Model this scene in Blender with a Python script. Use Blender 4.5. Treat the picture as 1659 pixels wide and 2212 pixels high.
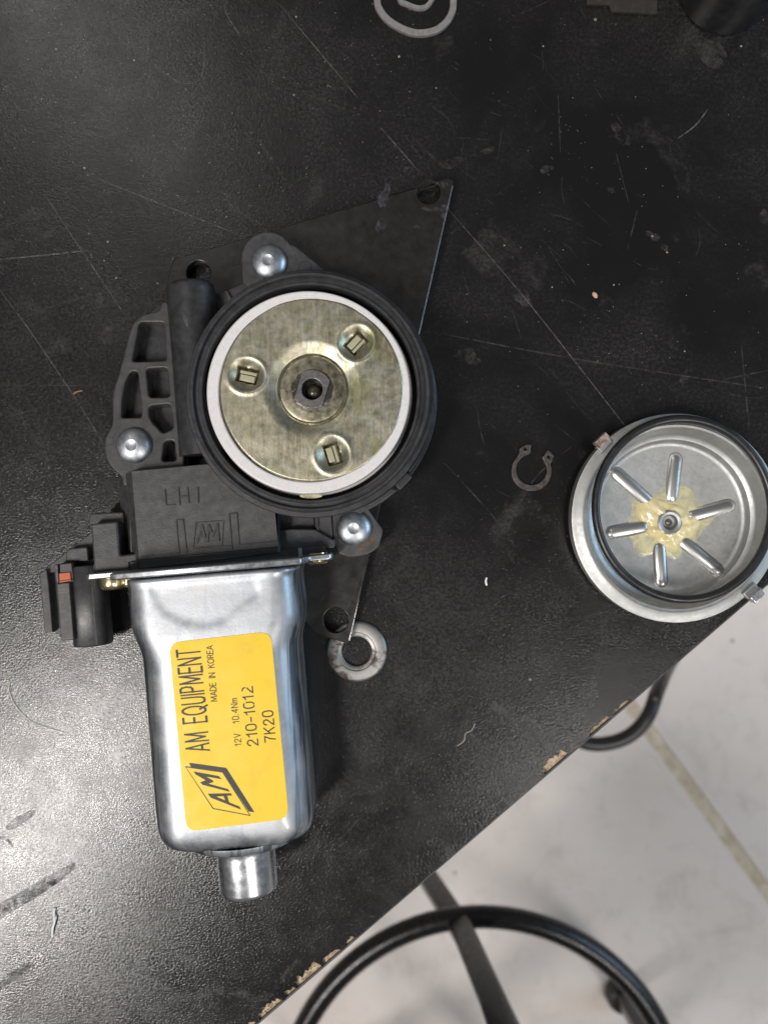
import bpy, bmesh, math, random
from mathutils import Vector, Matrix, noise as mnoise
random.seed(7)
R = math.radians
scene = bpy.context.scene
COL = scene.collection
for o in list(bpy.data.objects):
    bpy.data.objects.remove(o)

# ------------------------------------------------------------------ camera
CAM_H = 259.0                      # mm above the bench top
cam_d = bpy.data.cameras.new('camera')
cam = bpy.data.objects.new('camera', cam_d)
COL.objects.link(cam)
cam.location = (0, 0, CAM_H / 1000)
cam_d.sensor_fit = 'VERTICAL'
cam_d.sensor_height = 34.6
cam_d.sensor_width = 34.6
cam_d.lens = 17.3 * CAM_H / (1106 * 0.15)
cam_d.clip_start = 0.005
cam_d.clip_end = 60
cam_d.dof.use_dof = True
cam_d.dof.focus_distance = (CAM_H - 14) / 1000
cam_d.dof.aperture_fstop = 12
scene.camera = cam

# ------------------------------------------------------------------ world and lamps
world = bpy.data.worlds.new('World')
scene.world = world
world.use_nodes = True
bg = world.node_tree.nodes['Background']
bg.inputs['Color'].default_value = (0.95, 0.93, 0.92, 1)
bg.inputs['Strength'].default_value = 0.155


def lamp(name, loc, target, sx, sy, watts, color, spin=0.0):
    d = bpy.data.lights.new(name, 'AREA')
    d.shape = 'RECTANGLE'
    d.size, d.size_y = sx, sy
    d.energy = watts
    d.color = color
    o = bpy.data.objects.new(name, d)
    COL.objects.link(o)
    o.location = loc
    q = (Vector(target) - Vector(loc)).to_track_quat('-Z', 'Y')
    o.rotation_euler = (q.to_matrix() @ Matrix.Rotation(spin, 3, 'Z')).to_euler()
    return o


# ceiling fixtures of the workshop and a window to the right
lamp('ceiling_light', (-0.92, -0.80, 1.75), (-0.75, -0.6, 0), 0.24, 0.9, 38, (1.0, 0.955, 0.91))
lamp('ceiling_light', (0.95, -1.25, 1.85), (0.6, -0.9, 0), 0.24, 1.2, 22, (1.0, 0.96, 0.92))
lamp('ceiling_light', (-0.9, 1.35, 1.9), (-0.6, 1.0, 0), 0.24, 1.2, 4.5, (1.0, 0.97, 0.93))
lamp('window_light', (2.0, 0.25, 0.75), (0, 0.05, 0), 1.3, 0.9, 17, (0.50, 0.75, 1.0))

scene.view_settings.view_transform = 'Standard'
scene.view_settings.look = 'None'
scene.view_settings.exposure = 0.0
scene.view_settings.gamma = 1.0
scene.view_settings.use_curve_mapping = False
scene.cycles.use_denoising = True
scene.cycles.max_bounces = 8
scene.cycles.sample_clamp_indirect = 6

# ------------------------------------------------------------------ measuring
# positions were read off the photograph on a 1659 x 2212 grid, 0.15 mm per unit on the bench top;
# W() turns such a reading, taken at a known height z (mm), into millimetres in the place


def W(u, v, z=0.0):
    k = 0.15 * (CAM_H - z) / CAM_H
    return Vector(((u - 829.5) * k, -(v - 1106.0) * k, z))


def grid(x0, y0, w, px=1659.0):
    """readings taken in an enlargement: origin x0,y0 and width w in photo pixels"""
    s = w / px * 0.685821
    ox, oy = x0 * 0.685821, y0 * 0.685821
    return lambda x, y: (ox + s * x, oy + s * y)


G1 = grid(300, 700, 600)
G2 = grid(600, 850, 800)
G3 = grid(100, 1400, 600)
G4 = grid(600, 1450, 700)
G5 = grid(400, 1750, 700, 1346)
G7 = grid(500, 500, 1000)
G9 = grid(1100, 900, 350, 968)
GK = grid(120, 1650, 360)        # connector
GC = grid(1780, 1280, 639)       # lid
GS = grid(1550, 1330, 250)       # snap ring
GL = grid(540, 2330, 300)        # logo
GE = grid(540, 1960, 380)        # sticker text
GB = grid(1000, 1900, 1000)


def pts(g, z, *xy):
    return [W(*g(x, y), z).to_2d() for x, y in xy]


# ------------------------------------------------------------------ materials
def mat(name, base=(0.5, 0.5, 0.5), rough=0.5, metal=0.0, spec=0.5, coat=0.0, sss=0.0):
    m = bpy.data.materials.new(name)
    m.use_nodes = True
    b = m.node_tree.nodes['Principled BSDF']
    b.inputs['Base Color'].default_value = (*base, 1)
    b.inputs['Roughness'].default_value = rough
    b.inputs['Metallic'].default_value = metal
    b.inputs['Specular IOR Level'].default_value = spec
    b.inputs['Coat Weight'].default_value = coat
    if sss:
        b.inputs['Subsurface Weight'].default_value = sss
        b.inputs['Subsurface Radius'].default_value = (0.002, 0.0016, 0.001)
        b.inputs['Subsurface Scale'].default_value = 1.0
    return m


class N:
    """small node builder for one material"""

    def __init__(s, m):
        s.m, s.t = m, m.node_tree
        s.b = s.t.nodes['Principled BSDF']
        s.co = s.t.nodes.new('ShaderNodeTexCoord').outputs['Object']

    def link(s, a, b):
        s.t.links.new(a, b)

    def mapped(s, scale=(1, 1, 1), rotz=0.0, loc=(0, 0, 0)):
        n = s.t.nodes.new('ShaderNodeMapping')
        n.inputs['Scale'].default_value = scale
        n.inputs['Rotation'].default_value = (0, 0, rotz)
        n.inputs['Location'].default_value = loc
        s.link(s.co, n.inputs['Vector'])
        return n.outputs[0]

    def noise(s, scale, detail=3, rough=0.55, dist=0.0, vec=None):
        n = s.t.nodes.new('ShaderNodeTexNoise')
        n.inputs['Scale'].default_value = scale
        n.inputs['Detail'].default_value = detail
        n.inputs['Roughness'].default_value = rough
        n.inputs['Distortion'].default_value = dist
        s.link(vec or s.co, n.inputs['Vector'])
        return n.outputs['Fac']

    def voro(s, scale, feature='F1', vec=None, out='Distance', rnd=1.0):
        n = s.t.nodes.new('ShaderNodeTexVoronoi')
        n.feature = feature
        n.inputs['Scale'].default_value = scale
        n.inputs['Randomness'].default_value = rnd
        s.link(vec or s.co, n.inputs['Vector'])
        return n.outputs[out]

    def ramp(s, fac, stops):
        n = s.t.nodes.new('ShaderNodeValToRGB')
        e = n.color_ramp.elements
        while len(e) < len(stops):
            e.new(0.5)
        for el, (p, c) in zip(e, stops):
            el.position = p
            el.color = (*c, 1) if isinstance(c, tuple) else (c, c, c, 1)
        s.link(fac, n.inputs[0])
        return n.outputs[0]

    def math(s, op, a, b=None):
        n = s.t.nodes.new('ShaderNodeMath')
        n.operation = op
        for i, x in enumerate((a, b)):
            if x is None:
                continue
            if isinstance(x, (int, float)):
                n.inputs[i].default_value = x
            else:
                s.link(x, n.inputs[i])
        return n.outputs[0]

    def mix(s, fac, a, b, mode='MIX'):
        n = s.t.nodes.new('ShaderNodeMix')
        n.data_type = 'RGBA'
        n.blend_type = mode
        for i, x in ((0, fac), (6, a), (7, b)):
            if isinstance(x, (int, float)):
                n.inputs[i].default_value = x if i == 0 else (x, x, x, 1)
            elif isinstance(x, tuple):
                n.inputs[i].default_value = (*x, 1)
            else:
                s.link(x, n.inputs[i])
        return n.outputs[2]

    def bump(s, h, strength=0.3, dist=0.0003, prev=None):
        n = s.t.nodes.new('ShaderNodeBump')
        n.inputs['Strength'].default_value = strength
        n.inputs['Distance'].default_value = dist
        s.link(h, n.inputs['Height'])
        if prev is not None:
            s.link(prev, n.inputs['Normal'])
        s.link(n.outputs[0], s.b.inputs['Normal'])
        return n.outputs[0]

    def set(s, sock, v):
        s.link(v, s.b.inputs[sock])


M = {}

# black laminate of the bench: pebbled, dusty and worn
m = M['laminate'] = mat('black_laminate', (0.022, 0.021, 0.022), 0.4, 0, 0.5)
n = N(m)
big = n.noise(14, 6, 0.62, 0.4)
mid = n.noise(75, 5, 0.65, 0.3)
dust = n.noise(900, 4, 0.7)
dirt = n.ramp(big, [(0.42, 0.0), (0.66, 1.0)])
dd = n.math('MULTIPLY', dirt, n.ramp(dust, [(0.45, 0.15), (0.75, 1.0)]))
c = n.mix(dd, (0.0062, 0.0059, 0.0062), (0.050, 0.046, 0.046))
patch = n.ramp(n.noise(38, 4, 0.6, 0.8), [(0.60, 0.0), (0.78, 1.0)])
c = n.mix(n.math('MULTIPLY', n.math('MULTIPLY', patch, n.ramp(dust, [(0.4, 0.2), (0.7, 1.0)])), 0.75), c, (0.095, 0.087, 0.084))
sp = n.ramp(n.voro(420), [(0.045, 1.0), (0.10, 0.0)])
spm = n.math('MULTIPLY', sp, n.ramp(n.noise(26, 3), [(0.50, 0.0), (0.66, 0.55)]))
c = n.mix(spm, c, (0.22, 0.19, 0.17))
n.set('Base Color', c)
n.set('Roughness', n.ramp(mid, [(0.3, 0.14), (0.7, 0.26)]))
peb = n.noise(1500, 2, 0.5, 0.3, n.mapped((1.0, 1.35, 1.0), 0.25))
b1 = n.bump(n.ramp(peb, [(0.36, 0.0), (0.62, 1.0)]), 0.40, 0.000066)
n.bump(n.noise(3200, 2), 0.10, 0.00005, b1)

# particle board under the laminate
m = M['board'] = mat('particle_board', (0.5, 0.38, 0.24), 0.85)
n = N(m)
f = n.noise(900, 4, 0.7)
n.set('Base Color', n.ramp(f, [(0.3, (0.26, 0.17, 0.09)), (0.48, (0.50, 0.39, 0.26)), (0.7, (0.64, 0.53, 0.40))]))
n.bump(n.noise(1300, 3), 0.8, 0.0004)

# black moulded plastic
def plastic(name, base, rough, grain=2600, gs=0.35):
    m = mat(name, base, rough, 0, 0.5)
    n = N(m)
    n.set('Roughness', n.ramp(n.noise(160, 4, 0.6), [(0.3, rough - 0.07), (0.7, rough + 0.09)]))
    cc = n.ramp(n.noise(340, 5, 0.7), [(0.35, tuple(x * 0.75 for x in base)), (0.72, tuple(x * 1.9 for x in base))])
    n.set('Base Color', cc)
    b = n.bump(n.noise(grain, 3, 0.6), gs, 0.00012)
    n.bump(n.noise(330, 3, 0.5), 0.12, 0.0004, b)
    return m


M['plastic'] = plastic('black_plastic', (0.021, 0.021, 0.023), 0.38)
M['plastic_lit'] = plastic('lit_black_plastic', (0.034, 0.033, 0.0345), 0.43, 2000, 0.5)  # same black plastic, base made paler for faces that catch the light
M['plate'] = plastic('black_coated_steel', (0.0105, 0.0092, 0.0087), 0.30, 1500, 0.08)
M['rubber'] = plastic('black_rubber', (0.012, 0.012, 0.013), 0.34, 1800, 0.1)
M['stool'] = plastic('black_enamel', (0.007, 0.007, 0.0075), 0.28, 300, 0.02)
M['ink'] = mat('black_print', (0.012, 0.011, 0.010), 0.5)
M['hole'] = mat('dark_hole', (0.010, 0.010, 0.008), 0.25)  # near-black, for the shaft bore and the gearbox well
M['orange'] = mat('orange_plastic', (0.44, 0.095, 0.035), 0.5)
M['cream'] = mat('cream_nylon', (0.38, 0.36, 0.25), 0.35, sss=0.2)
M['gasket'] = mat('grey_rubber', (0.20, 0.19, 0.195), 0.6)
n = N(M['gasket'])
n.set('Base Color', n.ramp(n.noise(700, 4, 0.6), [(0.3, (0.15, 0.143, 0.145)), (0.7, (0.235, 0.222, 0.225))]))
M['card'] = mat('brown_card', (0.13, 0.095, 0.07), 0.85)
n = N(M['card'])
n.set('Base Color', n.ramp(n.noise(320, 5, 0.7), [(0.3, (0.014, 0.0125, 0.011)), (0.55, (0.026, 0.022, 0.019)), (0.75, (0.06, 0.042, 0.028))]))
M['lint'] = mat('white_lint', (0.86, 0.86, 0.87), 0.7)
M['hair'] = mat('fair_hair', (0.66, 0.58, 0.50), 0.5)
M['rust_fibre'] = mat('rust_fibre', (0.42, 0.20, 0.08), 0.7)
M['crumb'] = mat('pale_crumb', (0.33, 0.29, 0.26), 0.8)
n = N(M['crumb'])
n.set('Base Color', n.ramp(n.noise(95, 3), [(0.35, (0.12, 0.11, 0.11)), (0.55, (0.33, 0.29, 0.26)), (0.75, (0.5, 0.40, 0.30))]))
M['tan'] = mat('tan_crumb', (0.56, 0.38, 0.22), 0.8)

# zinc plated can: bright, mottled, with rubbed streaks
m = M['zinc'] = mat('zinc_plated_steel', (0.7, 0.72, 0.75), 0.3, 0.94, 0.5, 0.7)
m.node_tree.nodes['Principled BSDF'].inputs['Coat Roughness'].default_value = 0.16
n = N(m)
ax = n.mapped((1.0, 0.10, 1.0), R(-4.8))
streak = n.noise(520, 4, 0.6, 0.2, ax)
cloud = n.noise(85, 5, 0.62, 0.7)
fine = n.noise(1500, 3, 0.6)
c = n.mix(n.ramp(cloud, [(0.36, 0.0), (0.64, 1.0)]), (0.33, 0.35, 0.38), (0.45, 0.46, 0.475))
c = n.mix(n.math('MULTIPLY', n.ramp(streak, [(0.55, 0.0), (0.75, 1.0)]), 0.35), c, (0.25, 0.27, 0.30))
# dark streaks along the side walls, fading out near the flat top
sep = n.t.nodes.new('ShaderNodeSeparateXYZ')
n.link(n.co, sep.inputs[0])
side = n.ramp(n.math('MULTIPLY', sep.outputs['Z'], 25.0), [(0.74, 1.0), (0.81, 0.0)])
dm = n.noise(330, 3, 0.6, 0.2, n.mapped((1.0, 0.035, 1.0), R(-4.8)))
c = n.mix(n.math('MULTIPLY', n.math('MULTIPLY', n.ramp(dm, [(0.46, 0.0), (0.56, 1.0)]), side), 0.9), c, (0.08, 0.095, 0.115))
n.set('Base Color', c)
rr = n.mix(n.ramp(cloud, [(0.40, 0.0), (0.60, 1.0)]), 0.42, 0.54)
rr = n.mix(n.math('MULTIPLY', n.ramp(fine, [(0.5, 0.0), (0.7, 1.0)]), 0.5), rr, 0.60)
n.set('Roughness', rr)
b = n.bump(fine, 0.16, 0.00010)
b = n.bump(n.noise(110, 3, 0.5, 0.5), 0.12, 0.0008, b)
n.bump(streak, 0.10, 0.0002, b)

m = M['zinc_smooth'] = mat('bright_zinc', (0.58, 0.60, 0.63), 0.17, 1.0)
n = N(m)
n.set('Roughness', n.ramp(n.noise(420, 4, 0.6), [(0.35, 0.24), (0.7, 0.36)]))
n.bump(n.noise(650, 3), 0.03, 0.0003)

m = M['rivet'] = mat('rivet_zinc', (0.64, 0.68, 0.73), 0.25, 1.0, 0.5, 0.5)
m.node_tree.nodes['Principled BSDF'].inputs['Coat Roughness'].default_value = 0.12
n = N(m)
n.set('Base Color', n.ramp(n.noise(330, 4, 0.6), [(0.32, (0.36, 0.38, 0.41)), (0.65, (0.50, 0.53, 0.565))]))
n.set('Roughness', n.ramp(n.noise(600, 4, 0.6), [(0.35, 0.38), (0.7, 0.52)]))
n.bump(n.noise(900, 3), 0.08, 0.0003)

# galvanised lid
m = M['galv'] = mat('galvanised_sheet', (0.60, 0.61, 0.61), 0.40, 1.0)
n = N(m)
n.set('Base Color', n.ramp(n.noise(260, 5, 0.6), [(0.3, (0.40, 0.405, 0.40)), (0.7, (0.49, 0.495, 0.485))]))
n.set('Roughness', n.ramp(n.noise(900, 4, 0.6), [(0.3, 0.44), (0.7, 0.58)]))
n.bump(n.noise(1600, 3), 0.10, 0.0002)

m = M['ribmetal'] = mat('pressed_rib', (0.58, 0.585, 0.58), 0.33, 1.0)

# yellow chromate drive disc
m = M['chromate'] = mat('yellow_chromate', (0.6, 0.55, 0.35), 0.3, 1.0)
n = N(m)
h1 = n.noise(62, 4, 0.55, 0.8)
h2 = n.noise(150, 4, 0.6, 0.5)
c = n.ramp(h1, [(0.30, (0.36, 0.345, 0.275)), (0.45, (0.43, 0.40, 0.285)), (0.55, (0.42, 0.41, 0.345)),
                (0.66, (0.33, 0.335, 0.18)), (0.78, (0.40, 0.295, 0.23))])
c = n.mix(n.math('MULTIPLY', n.ramp(h2, [(0.5, 0.0), (0.7, 1.0)]), 0.5), c, (0.49, 0.46, 0.38))
c = n.mix(n.math('MULTIPLY', n.ramp(n.noise(700, 5, 0.7), [(0.44, 0.0), (0.68, 1.0)]), 0.5), c, (0.21, 0.185, 0.12))
n.set('Base Color', c)
n.set('Roughness', n.ramp(n.noise(420, 4, 0.65), [(0.35, 0.34), (0.7, 0.50)]))
st1 = n.noise(1000, 3, 0.65, 0.2, n.mapped((1, 0.07, 1), R(-25)))
st2 = n.noise(800, 3, 0.65, 0.3, n.mapped((1, 0.05, 1), R(62)))
c = n.mix(n.math('MULTIPLY', n.ramp(st1, [(0.50, 0.0), (0.66, 1.0)]), 0.35), c, (0.56, 0.53, 0.43))
c = n.mix(n.math('MULTIPLY', n.ramp(st2, [(0.50, 0.0), (0.68, 1.0)]), 0.35), c, (0.22, 0.19, 0.12))
n.set('Base Color', c)
b = n.bump(n.noise(1700, 3, 0.6, 0.4), 0.25, 0.00010)
b = n.bump(st1, 0.25, 0.00016, b)
n.bump(n.noise(900, 3, 0.6, 0.3, n.mapped((1, 0.12, 1), R(62))), 0.30, 0.00016, b)

m = M['hubwasher'] = mat('greasy_hub', (0.42, 0.36, 0.22), 0.26, 1.0)
n = N(m)
n.set('Base Color', n.ramp(n.noise(420, 5, 0.65), [(0.3, (0.15, 0.125, 0.085)), (0.48, (0.30, 0.275, 0.20)), (0.75, (0.42, 0.40, 0.32))]))
n.set('Roughness', n.ramp(n.noise(600, 4), [(0.3, 0.26), (0.7, 0.46)]))
n.bump(n.noise(700, 4, 0.6, 0.5), 0.12, 0.0003)

m = M['shaft'] = mat('turned_steel', (0.40, 0.37, 0.37), 0.45, 1.0)
n = N(m)
n.set('Base Color', n.ramp(n.noise(800, 4, 0.6), [(0.3, (0.13, 0.12, 0.12)), (0.7, (0.24, 0.22, 0.22))]))
n.bump(n.noise(1500, 3), 0.2, 0.0002)

m = M['goldscrew'] = mat('gold_screw', (0.68, 0.58, 0.34), 0.24, 1.0)

# white gear
m = M['nylon'] = mat('white_nylon', (0.80, 0.77, 0.76), 0.38, sss=0.08)
n = N(m)
n.set('Base Color', n.ramp(n.noise(520, 5, 0.7), [(0.25, (0.60, 0.565, 0.555)), (0.5, (0.67, 0.645, 0.64)), (0.8, (0.69, 0.67, 0.665))]))
n.bump(n.noise(1400, 3), 0.1, 0.0002)

# sticker
m = M['yellow'] = mat('yellow_sticker', (0.90, 0.53, 0.006), 0.42, 0, 0.45)
n = N(m)
sm = n.ramp(n.noise(120, 5, 0.65, 0.6), [(0.54, 0.0), (0.78, 0.40)])
gr = n.ramp(n.noise(900, 3, 0.7), [(0.3, 0.4), (0.7, 1.0)])
n.set('Base Color', n.mix(n.math('MULTIPLY', sm, gr), (0.82, 0.53, 0.002), (0.40, 0.27, 0.02)))
n.set('Roughness', n.ramp(n.noise(200, 4), [(0.3, 0.34), (0.7, 0.5)]))

# dull, rusting washer
m = M['washer'] = mat('worn_washer', (0.55, 0.53, 0.5), 0.4, 1.0)
n = N(m)
f = n.noise(300, 6, 0.7, 0.4)
rust = n.ramp(f, [(0.50, 0.0), (0.62, 1.0)])
n.set('Base Color', n.mix(rust, (0.30, 0.295, 0.285), (0.09, 0.062, 0.045)))
n.set('Metallic', n.ramp(f, [(0.50, 1.0), (0.62, 0.35)]))
n.set('Roughness', n.ramp(f, [(0.45, 0.48), (0.66, 0.75)]))
n.bump(n.noise(1100, 4, 0.65), 0.12, 0.0002)

m = M['snap'] = mat('oily_spring_steel', (0.17, 0.15, 0.145), 0.42, 0.85)
n = N(m)
n.set('Base Color', n.ramp(n.noise(900, 5, 0.7), [(0.3, (0.05, 0.045, 0.043)), (0.55, (0.12, 0.108, 0.103)), (0.8, (0.30, 0.275, 0.265))]))
n.bump(n.noise(1500, 3), 0.4, 0.0003)

m = M['rusty_tab'] = mat('rusty_tab', (0.30, 0.23, 0.19), 0.6, 0.5)
n = N(m)
n.set('Base Color', n.ramp(n.noise(900, 4), [(0.35, (0.16, 0.10, 0.07)), (0.65, (0.42, 0.34, 0.30))]))

# grease
m = M['grease'] = mat('yellow_grease', (0.72, 0.60, 0.27), 0.18, 0, 0.5, 0.3, 0.3)
n = N(m)
n.set('Base Color', n.ramp(n.noise(300, 4, 0.6), [(0.3, (0.62, 0.52, 0.25)), (0.7, (0.74, 0.67, 0.42))]))
n.bump(n.noise(420, 4, 0.6, 0.5), 0.35, 0.0006)
m = M['grease_film'] = mat('thin_grease_film', (0.70, 0.66, 0.40), 0.14, 0, 0.5)
n = N(m)
n.set('Alpha', n.ramp(n.noise(240, 5, 0.65, 0.8), [(0.34, 0.25), (0.62, 0.80)]))
n.bump(n.noise(500, 4), 0.3, 0.0005)
m = M['dark_grease'] = mat('dark_grease', (0.035, 0.030, 0.018), 0.28, 0, 0.5, 0.1)
n = N(m)
n.bump(n.noise(700, 2), 0.4, 0.0006)

# floor
m = M['concrete'] = mat('pale_concrete', (0.50, 0.46, 0.44), 0.6)
n = N(m)
f = n.noise(5, 7, 0.6, 0.3)
f2 = n.noise(34, 6, 0.65, 0.4)
c = n.ramp(f, [(0.3, (0.65, 0.585, 0.54)), (0.7, (0.76, 0.692, 0.645))])
c = n.mix(n.math('MULTIPLY', n.ramp(f2, [(0.52, 0.0), (0.74, 1.0)]), 0.45), c, (0.50, 0.44, 0.40))
c = n.mix(n.math('MULTIPLY', n.ramp(n.noise(11, 6, 0.7, 0.8), [(0.56, 0.0), (0.70, 1.0)]), 0.4), c, (0.46, 0.40, 0.355))
c = n.mix(n.ramp(n.voro(95), [(0.02, 0.5), (0.05, 0.0)]), c, (0.36, 0.31, 0.28))
c = n.mix(n.ramp(n.voro(16), [(0.03, 0.8), (0.06, 0.0)]), c, (0.27, 0.235, 0.22))
n.set('Base Color', c)
n.bump(n.noise(180, 5), 0.2, 0.001)
m = M['joint'] = mat('tan_joint_filler', (0.42, 0.33, 0.22), 0.75)
n = N(m)
n.set('Base Color', n.ramp(n.noise(60, 5, 0.65), [(0.3, (0.44, 0.36, 0.26)), (0.55, (0.62, 0.53, 0.41)), (0.75, (0.72, 0.66, 0.57))]))
n.bump(n.noise(90, 4), 0.4, 0.003)

# marks on the bench (pale scratches, smears, dull rubs): real surface wear with its own shape
def wear(name, col, lo, hi, scale, amt, rough=0.7):
    m = mat(name, col, rough, 0, 0.3)
    n = N(m)
    n.set('Alpha', n.ramp(n.noise(scale, 5, 0.7, 0.3), [(lo, 0.0), (hi, amt)]))
    return m


M['scratch'] = wear('pale_scratch', (0.15, 0.138, 0.132), 0.34, 0.62, 420, 0.8)
M['scratch_faint'] = wear('faint_scratch', (0.10, 0.092, 0.088), 0.38, 0.70, 300, 0.6)
M['smear'] = wear('dry_smear', (0.17, 0.152, 0.145), 0.42, 0.82, 330, 0.42)
M['rub'] = wear('dull_rub', (0.014, 0.013, 0.013), 0.30, 0.75, 380, 0.62, 0.95)
M['chalk'] = wear('blue_chalk', (0.26, 0.26, 0.32), 0.40, 0.80, 420, 0.26)
M['rustdust'] = wear('rust_dust', (0.20, 0.10, 0.035), 0.44, 0.60, 1300, 0.8)

# ------------------------------------------------------------------ building blocks (all in mm)
MM = 0.001


def tag(o, label=None, cat=None, group=None, kind=None):
    if label:
        o['label'] = label
    if cat:
        o['category'] = cat
    if group:
        o['group'] = group
    if kind:
        o['kind'] = kind
    return o


def thing(name, loc, label, cat, group=None):
    o = bpy.data.objects.new(name, None)
    COL.objects.link(o)
    o.location = Vector(loc) * MM
    o.empty_display_size = 0.01
    o['_loc'] = [x * MM for x in loc]
    return tag(o, label, cat, group)


def put(name, mesh, material, parent=None):
    o = bpy.data.objects.new(name, mesh)
    COL.objects.link(o)
    if material is not None:
        mesh.materials.clear()
        mesh.materials.append(M[material])
    if parent is not None:
        o.parent = parent
        top = parent
        while top.parent is not None:
            top = top.parent
        if parent is top and '_loc' in top:
            o.matrix_parent_inverse = Matrix.Translation(-Vector(top['_loc']))
    return o


def smooth(me, ang=35):
    me.polygons.foreach_set('use_smooth', [True] * len(me.polygons))
    me.set_sharp_from_angle(angle=R(ang))
    me.update()
    return me


def raw(verts, faces, ang=35):
    me = bpy.data.meshes.new('m')
    me.from_pydata([Vector(v) * MM for v in verts], [], faces)
    bm = bmesh.new()
    bm.from_mesh(me)
    bmesh.ops.recalc_face_normals(bm, faces=bm.faces)
    bm.to_mesh(me)
    bm.free()
    return smooth(me, ang)


def prism(outlines, z0, z1, bev=0.0, seg=2, ang=35):
    """solid with straight sides and rounded edges; first outline outside, the others are openings"""
    cu = bpy.data.curves.new('c', 'CURVE')
    cu.dimensions = '2D'
    cu.fill_mode = 'BOTH'
    for ol in outlines:
        sp = cu.splines.new('POLY')
        sp.points.add(len(ol) - 1)
        for p, q in zip(sp.points, ol):
            p.co = (q[0] * MM, q[1] * MM, 0, 1)
        sp.use_cyclic_u = True
    h = (z1 - z0) / 2
    cu.extrude = max(h - bev, 0.0001) * MM
    cu.bevel_depth = bev * MM
    cu.bevel_resolution = seg
    cu.offset = -bev * MM
    ob = bpy.data.objects.new('t', cu)
    COL.objects.link(ob)
    bpy.context.view_layer.update()
    me = bpy.data.meshes.new_from_object(ob.evaluated_get(bpy.context.evaluated_depsgraph_get()))
    bpy.data.objects.remove(ob)
    bpy.data.curves.remove(cu)
    me.transform(Matrix.Translation((0, 0, (z0 + z1) / 2 * MM)))
    return smooth(me, ang)


def rounded(poly, r, k=5):
    """round the corners of a polygon"""
    out = []
    m_ = len(poly)
    for i in range(m_):
        p0, p1, p2 = Vector(poly[i - 1]), Vector(poly[i]), Vector(poly[(i + 1) % m_])
        a, b = p0 - p1, p2 - p1
        d = min(r, a.length * 0.45, b.length * 0.45)
        s, e = p1 + a.normalized() * d, p1 + b.normalized() * d
        for j in range(k + 1):
            t = j / k
            out.append((1 - t) ** 2 * s + 2 * t * (1 - t) * p1 + t * t * e)
    return out


def circle(c, r, k=40):
    return [Vector((c[0] + r * math.cos(2 * math.pi * i / k), c[1] + r * math.sin(2 * math.pi * i / k))) for i in range(k)]


def arc(c, r, a0, a1, k=24):
    return [Vector((c[0] + r * math.cos(R(a0 + (a1 - a0) * i / k)), c[1] + r * math.sin(R(a0 + (a1 - a0) * i / k)))) for i in range(k + 1)]


def loft(rings, cap0=True, cap1=True, ang=35, closed=True):
    vs, fs = [], []
    k = len(rings[0])
    for r in rings:
        vs += [tuple(p) for p in r]
    for i in range(len(rings) - 1):
        for j in range(k if closed else k - 1):
            a, b = i * k + j, i * k + (j + 1) % k
            fs.append((a, b, b + k, a + k))
    if cap0:
        fs.append(tuple(range(k - 1, -1, -1)))
    if cap1:
        fs.append(tuple(range((len(rings) - 1) * k, len(rings) * k)))
    return raw(vs, fs, ang)


def lathe(profile, center=(0, 0, 0), k=72, mtx=None, ang=30, a0=0.0, a1=360.0):
    """profile: (radius, height) pairs from the inside out"""
    full = abs(a1 - a0) >= 360
    vs, fs = [], []
    cnt = k if full else k + 1
    for r, z in profile:
        for j in range(cnt):
            a = R(a0 + (a1 - a0) * j / k)
            v = Vector((r * math.cos(a), r * math.sin(a), z))
            if mtx is not None:
                v = mtx @ v
            vs.append(v + Vector(center))
    for i in range(len(profile) - 1):
        for j in range(k):
            a, b = i * cnt + j, i * cnt + ((j + 1) % cnt)
            fs.append((a, b, b + cnt, a + cnt))
    me = bpy.data.meshes.new('m')
    me.from_pydata([v * MM for v in vs], [], fs)
    bm = bmesh.new()
    bm.from_mesh(me)
    bmesh.ops.remove_doubles(bm, verts=bm.verts, dist=1e-7)
    bmesh.ops.recalc_face_normals(bm, faces=bm.faces)
    bm.to_mesh(me)
    bm.free()
    return smooth(me, ang)


def tube(path, rad, k=12, closed=False, square=False):
    path = [Vector(p) for p in path]
    rings = []
    L = len(path)
    s = None
    for i, p in enumerate(path):
        if closed:
            t = path[(i + 1) % L] - path[i - 1]
        else:
            t = path[min(i + 1, L - 1)] - path[max(i - 1, 0)]
        t.normalize()
        if s is None:
            s = t.cross(Vector((0, 0, 1)))
            if s.length < 1e-3:
                s = t.cross(Vector((0, 1, 0)))
        s = (s - t * s.dot(t)).normalized()
        w = s.cross(t).normalized()
        r = rad[i] if isinstance(rad, (list, tuple)) else rad
        ring = []
        for j in range(k):
            a = 2 * math.pi * (j + (0.5 if square else 0)) / k
            ca, sa = math.cos(a), math.sin(a)
            if square:
                e = 0.28
                ca = math.copysign(abs(ca) ** e, ca)
                sa = math.copysign(abs(sa) ** e, sa)
            ring.append(p + s * (r * ca) + w * (r * sa))
        rings.append(ring)
    if closed:
        rings.append(rings[0])
    me = loft(rings, not closed, not closed, 40)
    return me


def smooth_path(p, sub=8, closed=False):
    p = [Vector(q) for q in p]
    L = len(p)
    out = []
    rng = L if closed else L - 1
    for i in range(rng):
        if closed:
            a, b, c_, d = p[i - 1], p[i], p[(i + 1) % L], p[(i + 2) % L]
        else:
            a, b, c_, d = p[max(i - 1, 0)], p[i], p[i + 1], p[min(i + 2, L - 1)]
        for j in range(sub):
            t = j / sub
            out.append(0.5 * ((2 * b) + (c_ - a) * t + (2 * a - 5 * b + 4 * c_ - d) * t * t + (3 * b - a - 3 * c_ + d) * t ** 3))
    if not closed:
        out.append(p[-1])
    return out


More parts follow.
